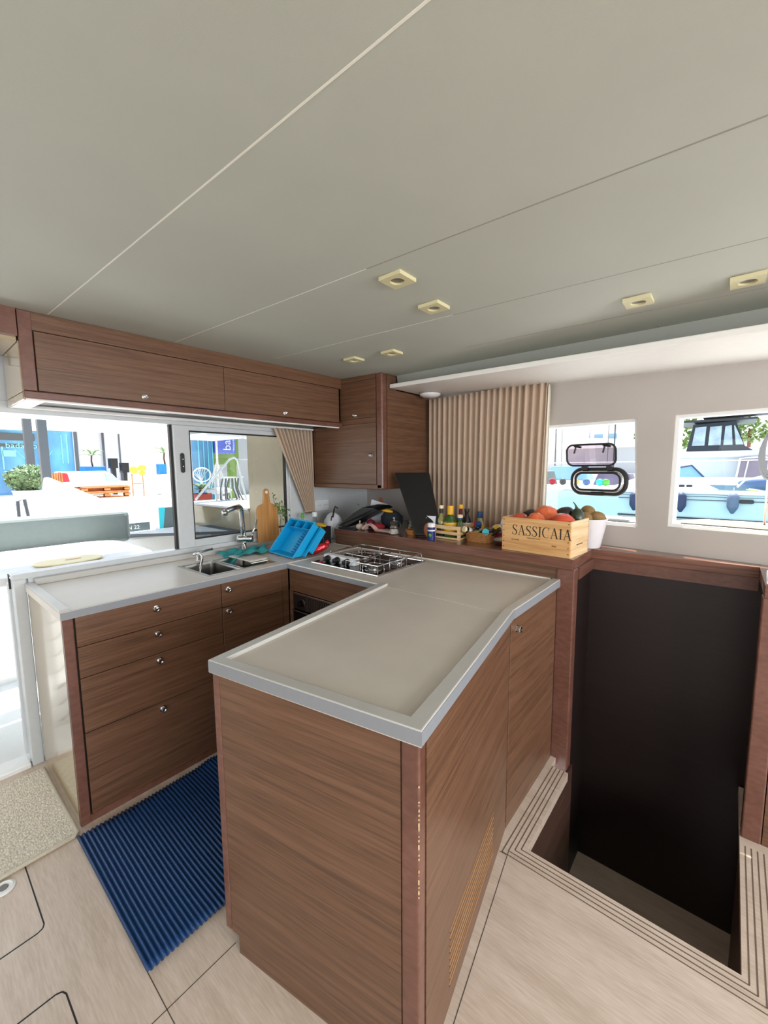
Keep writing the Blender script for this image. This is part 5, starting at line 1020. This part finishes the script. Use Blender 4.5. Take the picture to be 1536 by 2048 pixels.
def palm(label, pos, h, n, pot='bluepot', L=0.45, potd=(0.35, 0.22)):
    t = thing('potted_palm', label, 'plant', pos, 'potted palms on the quay')
    obj('pot', MB().box(-potd[0], potd[0], -potd[0], potd[0], 0, potd[1]), pot, t, local=True, bevel=0.02)
    obj('trunk', MB().tube([(0, 0, potd[1]), (0, -0.03, potd[1]+h*0.5), (0, -0.01, potd[1]+h)], 0.028, 8), 'pallet_dk', t, local=True, smooth=True)
    s = MB()
    for i in range(n):
        a = 2*PI*i/n+0.2; c, d = math.cos(a), math.sin(a); z0 = potd[1]+h
        up = 0.30 if i % 2 else 0.12; P_ = [Vector((c*L*q, d*L*q, z0+L*(up*4*q*(1-q)+ (0.35 if i % 2 else 0.02)*q))) for q in (0.02, 0.35, 0.7, 1.0)]; ww = [0.01, 0.05, 0.045, 0.004]
        for j in range(3):
            n_ = Vector((-d, c, 0)); s.quad(tuple(P_[j]-n_*ww[j]), tuple(P_[j+1]-n_*ww[j+1]), tuple(P_[j+1]+n_*ww[j+1]), tuple(P_[j]+n_*ww[j]))
    obj('fronds', s, 'leaf_dk', t, local=True, solid=0.006); return t
palm('small palm in a blue pot against the grey facade, beside the grey downpipe', (-19.0, 5.16, 1.37), 0.42, 13)
palm('small palm in a blue pot seen right beside the black window seal', (-17.0, 7.02, 1.28), 0.42, 13, potd=(0.35, 0.38))
for (x, y, lb) in ((-19.0, 5.16, 'white lounge block under the palm beside the downpipe'), (-17.0, 7.1, 'white lounge block under the palm by the black window seal')):
    o = obj('lounge_block', MB().box(x-0.5, x+0.5, y-0.45, y+0.45, 0.5, 1.28 if x > -18 else 1.37), 'boxwhite', bevel=0.06); tag(o, lb, 'block')
# pallet lounge
pt = thing('pallet_table', 'orange stacked-pallet base in front of the white lounge on the quay', 'pallets', (-16.6, 4.9, 0.5))
for k, z in enumerate((0.50, 0.70)):
    s = MB()
    for y in (4.22, 4.88, 5.50): s.box(-16.88, -16.6, y-0.05, y+0.05, z+0.02, z+0.15)
    obj('bearer', s, 'pallet_dk', pt)
    s = MB(); s.box(-16.62, -16.58, 4.17, 5.55, z+0.15, z+0.19); s.box(-16.62, -16.58, 4.17, 5.55, z, z+0.03)
    for i in range(2): s.box(-16.88+i*0.15, -16.76+i*0.15, 4.17, 5.55, z+0.15, z+0.185)
    for y in (4.22, 4.88, 5.50): s.box(-16.61, -16.57, y-0.09, y+0.09, z+0.06, z+0.13)
    obj('pallet', s, 'pallet', pt)
sof = thing('pallet_sofa', 'white cushioned lounge on an orange slatted base on the quay', 'sofa', (-17.5, 4.3, 0.5))
s = MB(); s.box(-18.0, -16.9, 3.35, 5.7, 0.72, 0.86); obj('base', s, 'pallet', sof)
s = MB()
for i in range(6): s.box(-17.0, -16.9, 3.36+i*0.065, 3.40+i*0.065, 0.86, 1.38)
obj('slatted_arm', s, 'pallet', sof)
s = MB(); s.box(-17.95, -16.95, 3.75, 5.7, 0.88, 1.05); obj('seat_cushion', s, 'boxwhite', sof, bevel=0.04)
s = MB(); s.box(-18.1, -17.9, 3.75, 5.3, 1.05, 1.42); obj('back_cushion', s, 'boxwhite', sof, bevel=0.05)
o = obj('red_cushion', MB().hexa([(-17.3, 3.70, 1.06), (-17.3, 4.02, 1.06), (-17.42, 4.02, 1.06), (-17.42, 3.70, 1.06), (-17.4, 3.72, 1.40), (-17.4, 3.98, 1.36), (-17.5, 3.98, 1.36), (-17.5, 3.72, 1.40)]), 'red', bevel=0.03); tag(o, 'red cushion at the left end of the white pallet lounge', 'cushion')
o = obj('blue_cushion', MB().hexa([(-17.2, 5.06, 1.06), (-17.2, 5.46, 1.06), (-17.3, 5.46, 1.06), (-17.3, 5.06, 1.06), (-17.35, 5.06, 1.36), (-17.35, 5.30, 1.32), (-17.45, 5.30, 1.32), (-17.45, 5.06, 1.36)]), 'lightblue', bevel=0.03); tag(o, 'light blue cushion at the right end of the white pallet lounge', 'cushion')
yc_ = thing('yellow_chair', 'pale yellow-green garden seat right of the pallet lounge', 'seat', (-16.7, 5.9, 0.5))
s = MB().ell((-16.7, 5.80, 1.45), 0.05, 0.15, 0.14, 16, 10).ell((-16.7, 6.08, 1.52), 0.05, 0.15, 0.12, 16, 10).ell((-16.7, 6.06, 1.33), 0.05, 0.12, 0.08, 16, 10); obj('seat_pads', s, 'leaf_pale', yc_, smooth=True)
s = MB()
for y in (5.72, 6.08): s.tube([(-16.7, y, 0.5), (-16.7, y, 1.3)], 0.02, 6)
s.tube([(-16.7, 5.72, 0.95), (-16.7, 6.08, 0.95)], 0.02, 6); obj('legs', s, 'pallet', yc_)
for (y, z, lb) in ((5.68, 1.52, 'black lantern box on the left outside the grey facade'), (6.06, 1.35, 'black lantern box on the right outside the grey facade')):
    s = MB(); s.box(-18.7, -18.4, y-0.09, y+0.16, z, z+0.38); s.tube([(-18.5, y-0.08, z+0.3), (-18.5, y-0.12, z+0.28), (-18.5, y-0.12, z+0.1), (-18.5, y-0.08, z+0.06)], 0.015, 6); s.box(-18.65, -18.45, y-0.04, y+0.1, 0.5, z); o = obj('lantern_box', s, 'black'); tag(o, lb, 'lantern', 'black boxes by the facade')
s = MB(); s.box(-19.6, -19.0, 6.35, 7.4, 0.5, 1.18); o = obj('white_bench', s, 'boxwhite', bevel=0.05); tag(o, 'low white bench against the bright facade strip', 'bench')
# shrub
sh = thing('potted_shrub', 'bushy variegated green shrub in a white planter left of the pallet lounge', 'plant', (-15.5, 2.55, 0.5)); random.seed(21)
s = MB()
for i in range(1500):
    a, b = random.random()*2*PI, math.acos(random.uniform(-1, 1)); q = random.uniform(0.75, 1.0); c = Vector((-15.5+0.42*q*math.sin(b)*math.cos(a), 2.56+0.50*q*math.sin(b)*math.sin(a)+(0.12 if b < 1 else 0), 1.25+0.40*q*math.cos(b)))
    d = Vector((random.gauss(0, 1), random.gauss(0, 1), random.gauss(0, 1))).normalized(); n = d.cross(Vector((random.random(), 1, 0.3))).normalized(); l = random.uniform(0.035, 0.06)
    s.quad(tuple(c-d*l), tuple(c+n*l*0.55), tuple(c+d*l), tuple(c-n*l*0.55))
obj('foliage', s, 'leaf_dk', sh); obj('foliage_core', MB().ell((-15.5, 2.56, 1.24), 0.30, 0.38, 0.30), 'leaf_dk', sh, smooth=True)
obj('planter', MB().lathe([(0.22, 0.5), (0.34, 0.90), (0.30, 0.90), (0.2, 0.6)], (-15.5, 2.56, 0)), 'boxwhite', sh)
o = obj('white_sail_cover', MB().hexa([(-9.5, 1.70, 0.5), (-9.5, 3.4, 0.5), (-9.7, 3.4, 0.5), (-9.7, 1.70, 0.5), (-9.5, 1.85, 1.34), (-9.5, 1.90, 1.34), (-9.7, 1.90, 1.34), (-9.7, 1.85, 1.34)]), 'boxwhite', bevel=0.02); tag(o, 'white pointed boat part rising in front of the shrub', 'boat part')
s = MB(); s.tube([(-7.06, 1.06, 0.50), (-7.06, 1.06, 1.08), (-7.06, 1.13, 1.10), (-7.06, 1.19, 0.50)], 0.02, 8); o = obj('folded_ladder', s, 'darkgrey'); tag(o, 'small dark folded ladder standing at the quay edge left of the pole', 'ladder')
# what shows through the tinted pane: blue container, sign, rig, plants
s = MB(); s.box(-14.5, -14.2, 6.6, 16, 0.5, 4.0); struct('wall_quay_building', s, 'facade')
ctn = thing('blue_hoarding', 'blue panelled container behind the tinted window', 'container', (-12.2, 6.2, 0.5)); s = MB(); s.box(-12.6, -12.2, 6.0, 6.44, 0.5, 2.32); obj('panel', s, 'mural', ctn); s = MB()
for y in (6.0, 6.15, 6.29, 6.43): s.box(-12.2, -12.17, y, y+0.015, 0.5, 2.32)
obj('panel_ribs', s, 'cyan', ctn)
s = MB(); s.box(-12.7, -12.5, 6.5, 7.5, 1.6, 2.7); s.box(-12.7, -12.5, 7.18, 7.40, 0.5, 1.6); gp = obj('green_hoarding', s, 'sign_green'); tag(gp, 'green hoarding around the violet-blue sign', 'hoarding')
sg = thing('sign', 'violet-blue sign with white lettering running upwards, seen in the tinted window', 'sign', (-12.0, 6.8, 1.95))
s = MB(); s.box(-12.503, -12.0, 6.50, 7.12, 1.94, 2.62); obj('sign_panel', s, 'sign_blue', sg, bevel=0.02)
text('lettering', 'ba', 0.36, frame_from((-11.99, 6.93, 2.02), (0, 0, 1), (0, -1, 0)), 'sign_white', sg, 0.003, 1.0); text('lettering', 'restaurant', 0.11, frame_from((-11.99, 7.06, 2.0), (0, 0, 1), (0, -1, 0)), 'sign_white', sg, 0.003)
s = MB(); s.box(-11.9, -9.6, 4.95, 6.35, 2.29, 2.33); s.box(-11.9, -11.82, 4.95, 5.03, 0.5, 2.29)
for i in range(8): s.ell((-9.62, 5.05+i*0.19, 2.27), 0.03, 0.10, 0.05, 10, 8)
o = obj('scalloped_awning', s, 'boxwhite'); tag(o, 'white scalloped awning edge at the top of the tinted window', 'awning')
rgm = thing('boat_rigging', 'white mast foot with splayed stays on the quay, seen through the tinted window', 'rigging', (-11.0, 5.9, 0.5))
s = MB().tube([(-11.0, 5.92, 0.5), (-11.0, 5.94, 2.28)], 0.03, 10); obj('mast', s, 'white', rgm, smooth=True)
for dy in (-0.28, -0.20, 0.16, 0.26): obj('stay', MB().tube([(-11.0, 5.93, 1.70), (-11.0, 5.93+dy, 0.95)], 0.014, 6), 'white', rgm)
obj('foot_cover', MB().ell((-11.0, 5.95, 0.86), 0.25, 0.36, 0.10, 20, 10), 'paper', rgm, smooth=True)
eg = thing('egg_chair', 'white round wire chair behind the palm in the tinted window', 'chair', (-12, 5.95, 0.9)); s = MB().tube([(-11.9+0.05*math.cos(a*PI/12), 5.93+0.24*math.cos(a*PI/12), 1.30+0.20*math.sin(a*PI/12)) for a in range(24)], 0.02, 8, closed=True); obj('rim', s, 'white', eg, smooth=True); obj('stand', MB().tube([(-12.0, 5.93, 0.5), (-11.93, 5.93, 1.12)], 0.03, 8), 'white', eg)
s = MB()
for i in range(-3, 4): s.tube([(-11.93, 5.93, 1.12), (-12.05, 5.93+0.06*i, 1.34), (-11.93, 5.93+0.065*i, 1.30+0.19*math.sqrt(max(0, 1-(0.27*i)**2)))], 0.008, 5)
obj('spokes', s, 'white', eg)
tc_ = palm('green spiky plant in a terracotta pot at the quay edge, seen in the tinted window', (-8.6, 4.25, 0.5), 0.06, 15, 'terracotta', 0.28, (0.16, 0.46))
gw = thing('gangway', 'white tubular gangway rail outside the tinted window', 'rail', (-5.1, 2.8, 1.0))
s = MB().tube([(-5.05, 2.42, 1.10), (-5.05, 2.68, 1.38), (-5.05, 2.90, 1.60), (-5.05, 2.97, 1.62), (-5.05, 3.01, 1.58), (-5.05, 3.06, 1.30), (-5.05, 3.12, 1.04)], 0.014, 10); obj('top_rail', s, 'white', gw, smooth=True)
s = MB(); s.tube([(-5.05, 2.68, 1.38), (-5.05, 2.70, 0.80)], 0.012, 8); s.tube([(-5.05, 3.12, 1.04), (-5.05, 3.13, 0.80)], 0.012, 8); s.tube([(-5.05, 2.68, 1.36), (-5.05, 3.08, 1.36)], 0.010, 8); s.tube([(-5.05, 3.0, 1.60), (-5.05, 3.3, 1.60)], 0.010, 8); obj('stanchions', s, 'white', gw, smooth=True)
random.seed(4)
rp = thing('rope_coil', 'bundle of pale and grey ropes hanging on the gangway rail', 'ropes', (-5.1, 2.95, 1.1))
for i in range(12):
    y = 2.80+0.022*i; a = random.uniform(-0.03, 0.03); s = MB().tube([(-5.07, y, 1.36), (-5.08+0.01*(i % 3), y-0.015+a, 1.22), (-5.07, y-0.02+a*1.5+0.006*i, 1.08), (-5.07, y+0.01*i*0.6, 1.05)], 0.010, 6); obj('rope', s, 'boxwhite' if i % 2 else 'rope', rp, smooth=True)

# ------------------------------------------------------------------ outside, marina side
s = MB(); s.box(-60, 60, 3.75, 120, -1.2, -0.9); wtr = struct('floor_water', s, 'water')
P4 = [(-3.2, wy(-3.2)+0.09), (3.0, wy(3.0)+0.09), (3.0, 3.65), (-3.2, 3.75)]
s = MB(); s.prism(P4, 0.95, 1.075); s.prism([(-3.2, 3.5), (3.0, 3.45), (3.0, 3.66), (-3.2, 3.76)], 0.0, 0.95); dk = struct('floor_side_deck', s, 'white')
s = MB(); s.prism([(-0.28, 3.30), (3.0, 3.28), (3.0, 3.50), (-0.12, 3.50)], 1.075, 1.115); struct('teak_strip', s, 'teak', dk)
s = MB(); pass
o = obj('handrail', MB().tube([(-0.95, 2.98, 1.12), (-0.60, 2.93, 1.13), (-0.47, 2.90, 1.13)], 0.016, 8), 'rope', smooth=True); tag(o, 'grey rolled line lying on the side deck outside the portlight window', 'line')
o = obj('shroud', MB().tube([(0.165, 3.35, 1.10), (0.15, 3.35, 2.6)], 0.006, 8), 'steel', smooth=True); tag(o, 'thin steel shroud rising outside the right marina window', 'wire')
s = MB()
for i in range(3): s.tube([(0.165+0.05*math.cos(a*PI/8)*(1-0.15*i), 3.25, 1.52+0.13*math.sin(a*PI/8)+0.015*i) for a in range(16)], 0.008, 8, closed=True)
o = obj('rope_hank', s, 'rope', smooth=True); tag(o, 'hank of grey rope hanging outside at the right edge of the right marina window', 'rope')
for z, lb in ((1.50, 'upper white lifeline across both marina windows'), (1.29, 'lower white lifeline across both marina windows')):
    o = obj('lifeline', MB().tube([(-3, 3.7, z), (2.5, 3.62, z+0.01)], 0.004, 6), 'boxwhite'); tag(o, lb, 'lifeline', 'lifelines of the side deck')
# neighbouring yacht
yt = thing('motor_yacht', 'long white and pale cyan yacht moored alongside, three fenders hanging', 'yacht', (1, 13, -0.9))
s = MB(); hp = [(-3.9, 12.6), (-3.2, 12.15), (-2.2, 12.0), (8, 12.0), (8, 15.5), (-2.2, 15.5), (-3.2, 15.3), (-3.9, 14.8)]; s.prism(hp, -1.0, 0.80); obj('hull', s, 'hull', yt, bevel=0.05)
s = MB(); s.prism([(x*0.999, y-0.015) for x, y in hp[:4]]+[(8, 12.05), (-2.2, 12.05)], 0.80, 0.86); obj('gunwale', s, 'hull_white', yt); s = MB()
s.box(-2.2, 8, 11.975, 11.999, 0.655, 0.668); s.box(-2.2, 8, 11.975, 11.999, 0.74, 0.748); s.box(-2.2, 8, 11.965, 11.999, 0.215, 0.25); s.box(-2.2, 8, 11.965, 11.999, 0.155, 0.175); obj('hull_stripes', s, 'stripe', yt)
s = MB(); s.hexa([(-2.6, 12.5, 0.86), (4.5, 12.5, 0.86), (4.5, 15, 0.86), (-2.6, 15, 0.86), (-2.0, 12.7, 1.12), (4.2, 12.7, 1.12), (4.2, 14.8, 1.12), (-2.0, 14.8, 1.12)]); obj('coachroof', s, 'hull_white', yt, bevel=0.04)
s = MB(); s.extrude([(-0.42, 12.40, 1.0), (0.30, 12.40, 1.0), (0.30, 12.40, 0.89), (-0.22, 12.40, 0.89)], (0, 0.12, 0)); obj('cabin_window', s, 'boatglass', yt)
for x in (-0.93, -0.78): obj('deck_slot', MB().extrude([(px_, 12.35, pz_) for px_, pz_ in rrect(x, 0.965, 0.12, 0.06, 0.025, 4)], (0, 0.12, 0)), 'stripe', yt)
obj('hull_port', MB().extrude([(px_, 11.96, pz_) for px_, pz_ in rrect(0.27, 0.66, 0.26, 0.09, 0.044, 6)], (0, 0.05, 0)), 'stripe', yt)
fd = thing('fender', 'navy fender hanging on the yacht at the left of the right marina window', 'fender', (-0.885, 11.86, 0.40), 'fenders on the moored yacht')
fpr = [(0.001, -0.03), (0.03, -0.02), (0.095, 0.10), (0.105, 0.14), (0.105, 0.36), (0.06, 0.42), (0.02, 0.44), (0.001, 0.44)]
obj('fender_body', MB().lathe(fpr), 'fender', fd, local=True, smooth=True); obj('fender_line', MB().tube([(0, 0, 0.43), (0, 0.02, 0.55)], 0.006, 6), 'boxwhite', fd, local=True)
f2 = copy_tree(fd); f2.location = (0.045, 11.86, 0.42); f2['label'] = 'blue-grey fender hanging on the yacht in the middle of the right marina window'
for c in f2.children:
    if c.name.startswith('fender_body'): c.data = c.data.copy(); c.data.materials[0] = W['fender2']
f3 = copy_tree(fd); f3.location = (-1.83, 11.86, 0.38); f3['label'] = 'navy fender hanging on the yacht at the right edge of the portlight window'
td = thing('tender', 'dinghy under a blue cover with lime piping on the yacht deck', 'dinghy', (0.9, 12.3, 0.86))
s = MB().ell((1.25, 12.25, 1.06), 1.15, 0.23, 0.20, 30, 16); obj('cover', s, 'tender', td, smooth=True); s = MB().tube([(0.25, 12.02, 0.93), (0.5, 11.96, 0.885), (0.8, 11.93, 0.86), (1.4, 11.93, 0.86)], 0.012, 6); obj('piping', s, 'lime', td)
s = MB().tube([(0.10, 12.1, 0.97), (0.22, 12.05, 1.13), (0.5, 12.0, 1.22), (1.1, 11.98, 1.26)], 0.02, 6); obj('rail', s, 'white', td)
# boats behind
fb = thing('flybridge_boat', 'white flybridge motorboat with a charcoal canvas enclosure', 'motorboat', (0, 19, -0.9))
s = MB(); s.box(-2.4, 8, 18, 21, 1.70, 1.93); obj('flybridge_deck', s, 'hull_white', fb, bevel=0.06); s = MB(); s.box(-1.2, 8, 18.4, 21, 0.4, 1.70); obj('superstructure', s, 'hull_white', fb)
s = MB(); s.extrude([(-1.30, 18.1, 1.94), (0.45, 18.1, 1.94), (0.25, 18.1, 2.08), (-0.02, 18.1, 2.90), (-1.15, 18.1, 2.84)], (0, 1.6, 0)); ca = obj('canvas_enclosure', s, 'dkgrey2', fb)
for (xa, xb, xc, xd) in ((-1.15, -0.80, -0.78, -1.08), (-0.70, -0.37, -0.37, -0.68), (-0.30, -0.06, -0.12, -0.28), (0.02, 0.22, -0.04, -0.06)):
    obj('clear_panel', MB().hexa([(xa, 18.07, 2.12), (xb, 18.07, 2.12), (xb, 18.09, 2.12), (xa, 18.09, 2.12), (xd, 18.07, 2.74), (xc, 18.07, 2.76), (xc, 18.09, 2.76), (xd, 18.09, 2.74)]), 'vinyl', ca)
s = MB(); s.box(-1.6, 0.5, 17.8, 20, 2.90, 2.97); obj('bimini_top', s, 'stripe', fb)
s = MB(); s.hexa([(-0.9, 17.6, 3.03), (4, 17.6, 3.22), (4, 19, 3.22), (-0.9, 19, 3.03), (-0.2, 17.6, 3.20), (4, 17.6, 3.55), (4, 19, 3.55), (-0.2, 19, 3.20)]); o = obj('sail_cover', s, 'dkgrey2', bevel=0.03); tag(o, 'dark canvas cover across the top right of the right marina window', 'cover')
s = MB(); s.extrude([(0.12, 17.5, 0.95), (2.2, 17.5, 0.95), (2.2, 17.5, 1.45), (1.3, 17.5, 1.66), (0.18, 17.5, 1.68)], (0, 0.8, 0)); mb2 = obj('wheelhouse', s, 'smoky'); tag(mb2, 'small boat wheelhouse with purple-brown windows under the flybridge', 'wheelhouse')
s = MB().tube([(0.08, 17.4, 0.9), (0.16, 17.4, 1.66), (0.7, 17.4, 1.70), (1.4, 17.4, 1.45)], 0.03, 8); s.tube([(0.28, 17.4, 0.95), (0.36, 17.4, 1.62)], 0.02, 6); obj('window_frame', s, 'white', mb2)
sp_ = thing('sprayhood_boat', 'sailboat with a light blue pointed sprayhood behind the yacht', 'sailboat', (-1.2, 16, -0.9))
s = MB(); s.extrude([(-1.72, 16, 1.02), (-0.62, 16, 1.02), (-0.98, 16, 1.44), (-1.72, 16, 1.30)], (0, 1.0, 0)); obj('sprayhood', s, 'lightblue', sp_); s = MB().tube([(-1.75, 15.95, 1.30), (-0.98, 15.95, 1.45), (-0.62, 15.95, 1.04)], 0.03, 6); obj('hood_edge', s, 'fender', sp_); s = MB(); s.box(-2.4, 1.0, 15.9, 17.2, -1.0, 1.02); obj('hull', s, 'hull_white', sp_); s = MB(); s.box(-2.3, 0.9, 15.87, 15.9, 0.94, 0.97); obj('rail', s, 'stripe', sp_)
def rboat(name, label, x, y, L, h, m, deck=0.9):
    t = thing(name, label, 'boat', (x, y, -0.9), 'boats beyond the yacht'); s = MB(); s.prism([(-L/2, 0.5), (-L/2+0.7, 0.05), (-L/4, -0.1), (L/2, -0.1), (L/2, 1.9), (-L/4, 1.9), (-L/2+0.7, 1.6)], 0, deck+0.6); obj('hull', s, 'hull_white', t, local=True, bevel=0.05)
    s = MB(); s.hexa([(-L/4, 0.2, deck+0.6), (L/4, 0.2, deck+0.6), (L/4, 1.6, deck+0.6), (-L/4, 1.6, deck+0.6), (-L/5, 0.4, deck+0.6+h), (L/5, 0.4, deck+0.6+h), (L/5, 1.4, deck+0.6+h), (-L/5, 1.4, deck+0.6+h)]); obj('cabin', s, m, t, local=True, bevel=0.04)
    s = MB(); s.tube([(-L/8, 1, deck+0.6+h), (-L/8, 1, deck+3.2+h)], 0.03, 6); obj('mast', s, 'steel', t, local=True)
    s = MB(); s.box(-L/2+0.8, L/2-0.1, -0.14, -0.1, deck+0.25, deck+0.32); obj('stripe', s, 'stripe', t, local=True)
rboat('moored_boat', 'small white boat with grey cabin at the left of the portlight window', -6.9, 18.5, 2.8, 0.75, 'grey_cushion', 0.8)
rboat('moored_boat', 'small white boat with brown deckhouse right of the portlight', -4.2, 21, 3.2, 0.55, 'smoky', 0.85)
rboat('moored_boat', 'small white boat with violet canopy behind the portlight lid', -7.2, 24.5, 4.5, 0.8, 'lightblue', 0.95)
rboat('moored_boat', 'small white boat with charcoal canopy beyond the sprayhood boat', -2.2, 24, 4.0, 0.8, 'dkgrey2', 0.9)
random.seed(31)
for i, (m, nm) in enumerate((('red', 'red'), ('turq', 'turquoise'), ('limegreen', 'green'), ('tender', 'blue'), ('yellow', 'yellow'), ('black', 'black'))):
    x = (-4.15, -2.85, -2.70, -3.2, -3.5, -3.85)[i]; z = 0.895
    s = MB().ell((x*1.23, 15.8, z), 0.12, 0.06, 0.12, 16, 10, f=lump); o = obj('stowed_gear', s, m, smooth=True); tag(o, nm+' bundle of gear on deck, seen through the open portlight', 'gear', 'bundles seen through the portlight')
s = MB(); s.box(-5.8, -2.6, 15.6, 16.1, -0.95, 0.78); o = obj('gear_raft', s, 'hull_white'); tag(o, 'white deck edge carrying bright bundles behind the portlight', 'deck')
o = obj('marker_buoy', MB().lathe([(0.1, -0.95), (0.12, 0.9), (0.14, 1.1), (0.12, 1.5), (0.05, 1.66)], (-6.95, 17.0, 0)), 'redacc', smooth=True); tag(o, 'tall pink-red buoy bundle at the left edge of the portlight window', 'buoy')
# waterfront
s = MB(); s.box(-80, 80, 33.4, 71, -1, 0.9); struct('floor_far_quay', s, 'quay')
bl = thing('waterfront_building', 'white waterfront building with light blue windows', 'building', (-8, 38, 0.9)); s = MB(); s.box(-10.6, -6.8, 37, 42, 0.9, 6.2); obj('wall', s, 'bldg', bl)
for x in (-8.75, -7.75):
    s = MB(); s.box(x, x+0.62, 36.95, 37, 3.45, 3.95); obj('window', s, 'bluewin', bl)
s = MB(); s.box(-10.65, -6.75, 36.8, 37, 4.95, 5.05); s.box(-9.15, -9.08, 36.9, 37, 3.3, 6.2); obj('cornice', s, 'bldg2', bl)
b2 = thing('waterfront_building', 'low grey-roofed white terminal in front of the white building', 'building', (-9, 34, 0.9)); s = MB(); s.box(-13.5, -5.0, 34.4, 36.5, 0.9, 2.75); obj('wall', s, 'bldg2', b2); s = MB(); s.hexa([(-13.6, 34.1, 2.75), (-4.9, 34.1, 2.75), (-4.9, 36.6, 2.75), (-13.6, 36.6, 2.75), (-13.6, 34.1, 3.9), (-4.9, 34.1, 3.25), (-4.9, 36.6, 3.25), (-13.6, 36.6, 3.9)]); obj('roof', s, 'bldg', b2)
b3 = thing('waterfront_building', 'white terrace block behind the flybridge boat', 'building', (-1, 36, 0.9)); s = MB(); s.box(-4.4, 6, 34.5, 38, 0.9, 2.5); obj('wall', s, 'bldg', b3); s = MB(); s.box(-3.6, 5.5, 34.45, 34.5, 1.9, 2.1); obj('window', s, 'bldg2', b3)
b4 = thing('waterfront_building', 'long white building in front of the wooded hill at the far left', 'building', (-16, 44, 0.9)); s = MB(); s.box(-19, -12.6, 43, 46, 0.9, 5.2); obj('wall', s, 'bldg', b4); s = MB(); s.box(-18.5, -12.9, 42.95, 43, 3.9, 4.0); s.box(-18.5, -12.9, 42.95, 43, 4.4, 4.5); obj('balcony', s, 'bldg2', b4)
random.seed(12)
s = MB()
def hillf(u, v):
    x = -75+150*u; h = 9+4*math.sin(u*9+1)+2*math.sin(u*21); return Vector((x, 70+40*v, -1+h*math.sin(min(1, v*1.6)*PI/2)+random.uniform(-0.5, 0.5)))
s.grid(hillf, 90, 24); h_ = struct('hill', s, 'hill', smooth=False); h_.name = 'trim_hill'
for i, (x, y, z, r, lb) in enumerate(((-6.2, 44, 3.4, 1.5, 'bright green tree right of the white waterfront building'), (-4.0, 47, 4.4, 2.0, 'broad green tree left of the flybridge boat canopy'), (-13.0, 50, 5.2, 2.0, 'green tree at the left edge of the portlight window'), (-1.6, 50, 4.2, 1.6, 'green tree above the flybridge boat canopy'), (1.0, 52, 4.6, 1.5, 'green tree beside the dark canvas cover'))):
    t = thing('tree', lb, 'tree', (x, y, 0.9), 'trees behind the waterfront'); s = MB(); rr_ = random.Random(i)
    for k in range(420):
        a, b = rr_.random()*2*PI, math.acos(rr_.uniform(-1, 1)); q = rr_.uniform(0.6, 1.05); c = Vector((x+r*q*math.sin(b)*math.cos(a), y+r*q*math.sin(b)*math.sin(a), z+r*0.8*q*math.cos(b)))
        d = Vector((rr_.gauss(0, 1), rr_.gauss(0, 1), rr_.gauss(0, 1))).normalized(); n = d.cross(Vector((0.3, 0.2, 1))).normalized(); l = r*0.13
        s.quad(tuple(c-d*l), tuple(c+n*l*0.7), tuple(c+d*l), tuple(c-n*l*0.7))
    obj('crown', s, 'leaf', t); obj('trunk', MB().tube([(x, y, 0.9), (x, y, z)], r*0.1, 8), 'pallet_dk', t)
for x, y, h1, lb in ((-10.75, 33.8, 5.6, 'tall thin dark lamp mast at the left of the portlight window'), (-6.65, 33.8, 5.5, 'tall thin pole with a lantern right of the portlight lid')):
    t = thing('harbour_mast', lb, 'mast', (x, y, 0.9)); obj('pole', MB().tube([(x, y, 0.9), (x, y, h1)], 0.05, 8), 'darkgrey', t); obj('lantern', MB().lathe([(0.05, h1), (0.14, h1+0.08), (0.10, h1+0.25), (0.02, h1+0.3)], (x, y, 0)), 'redacc', t)
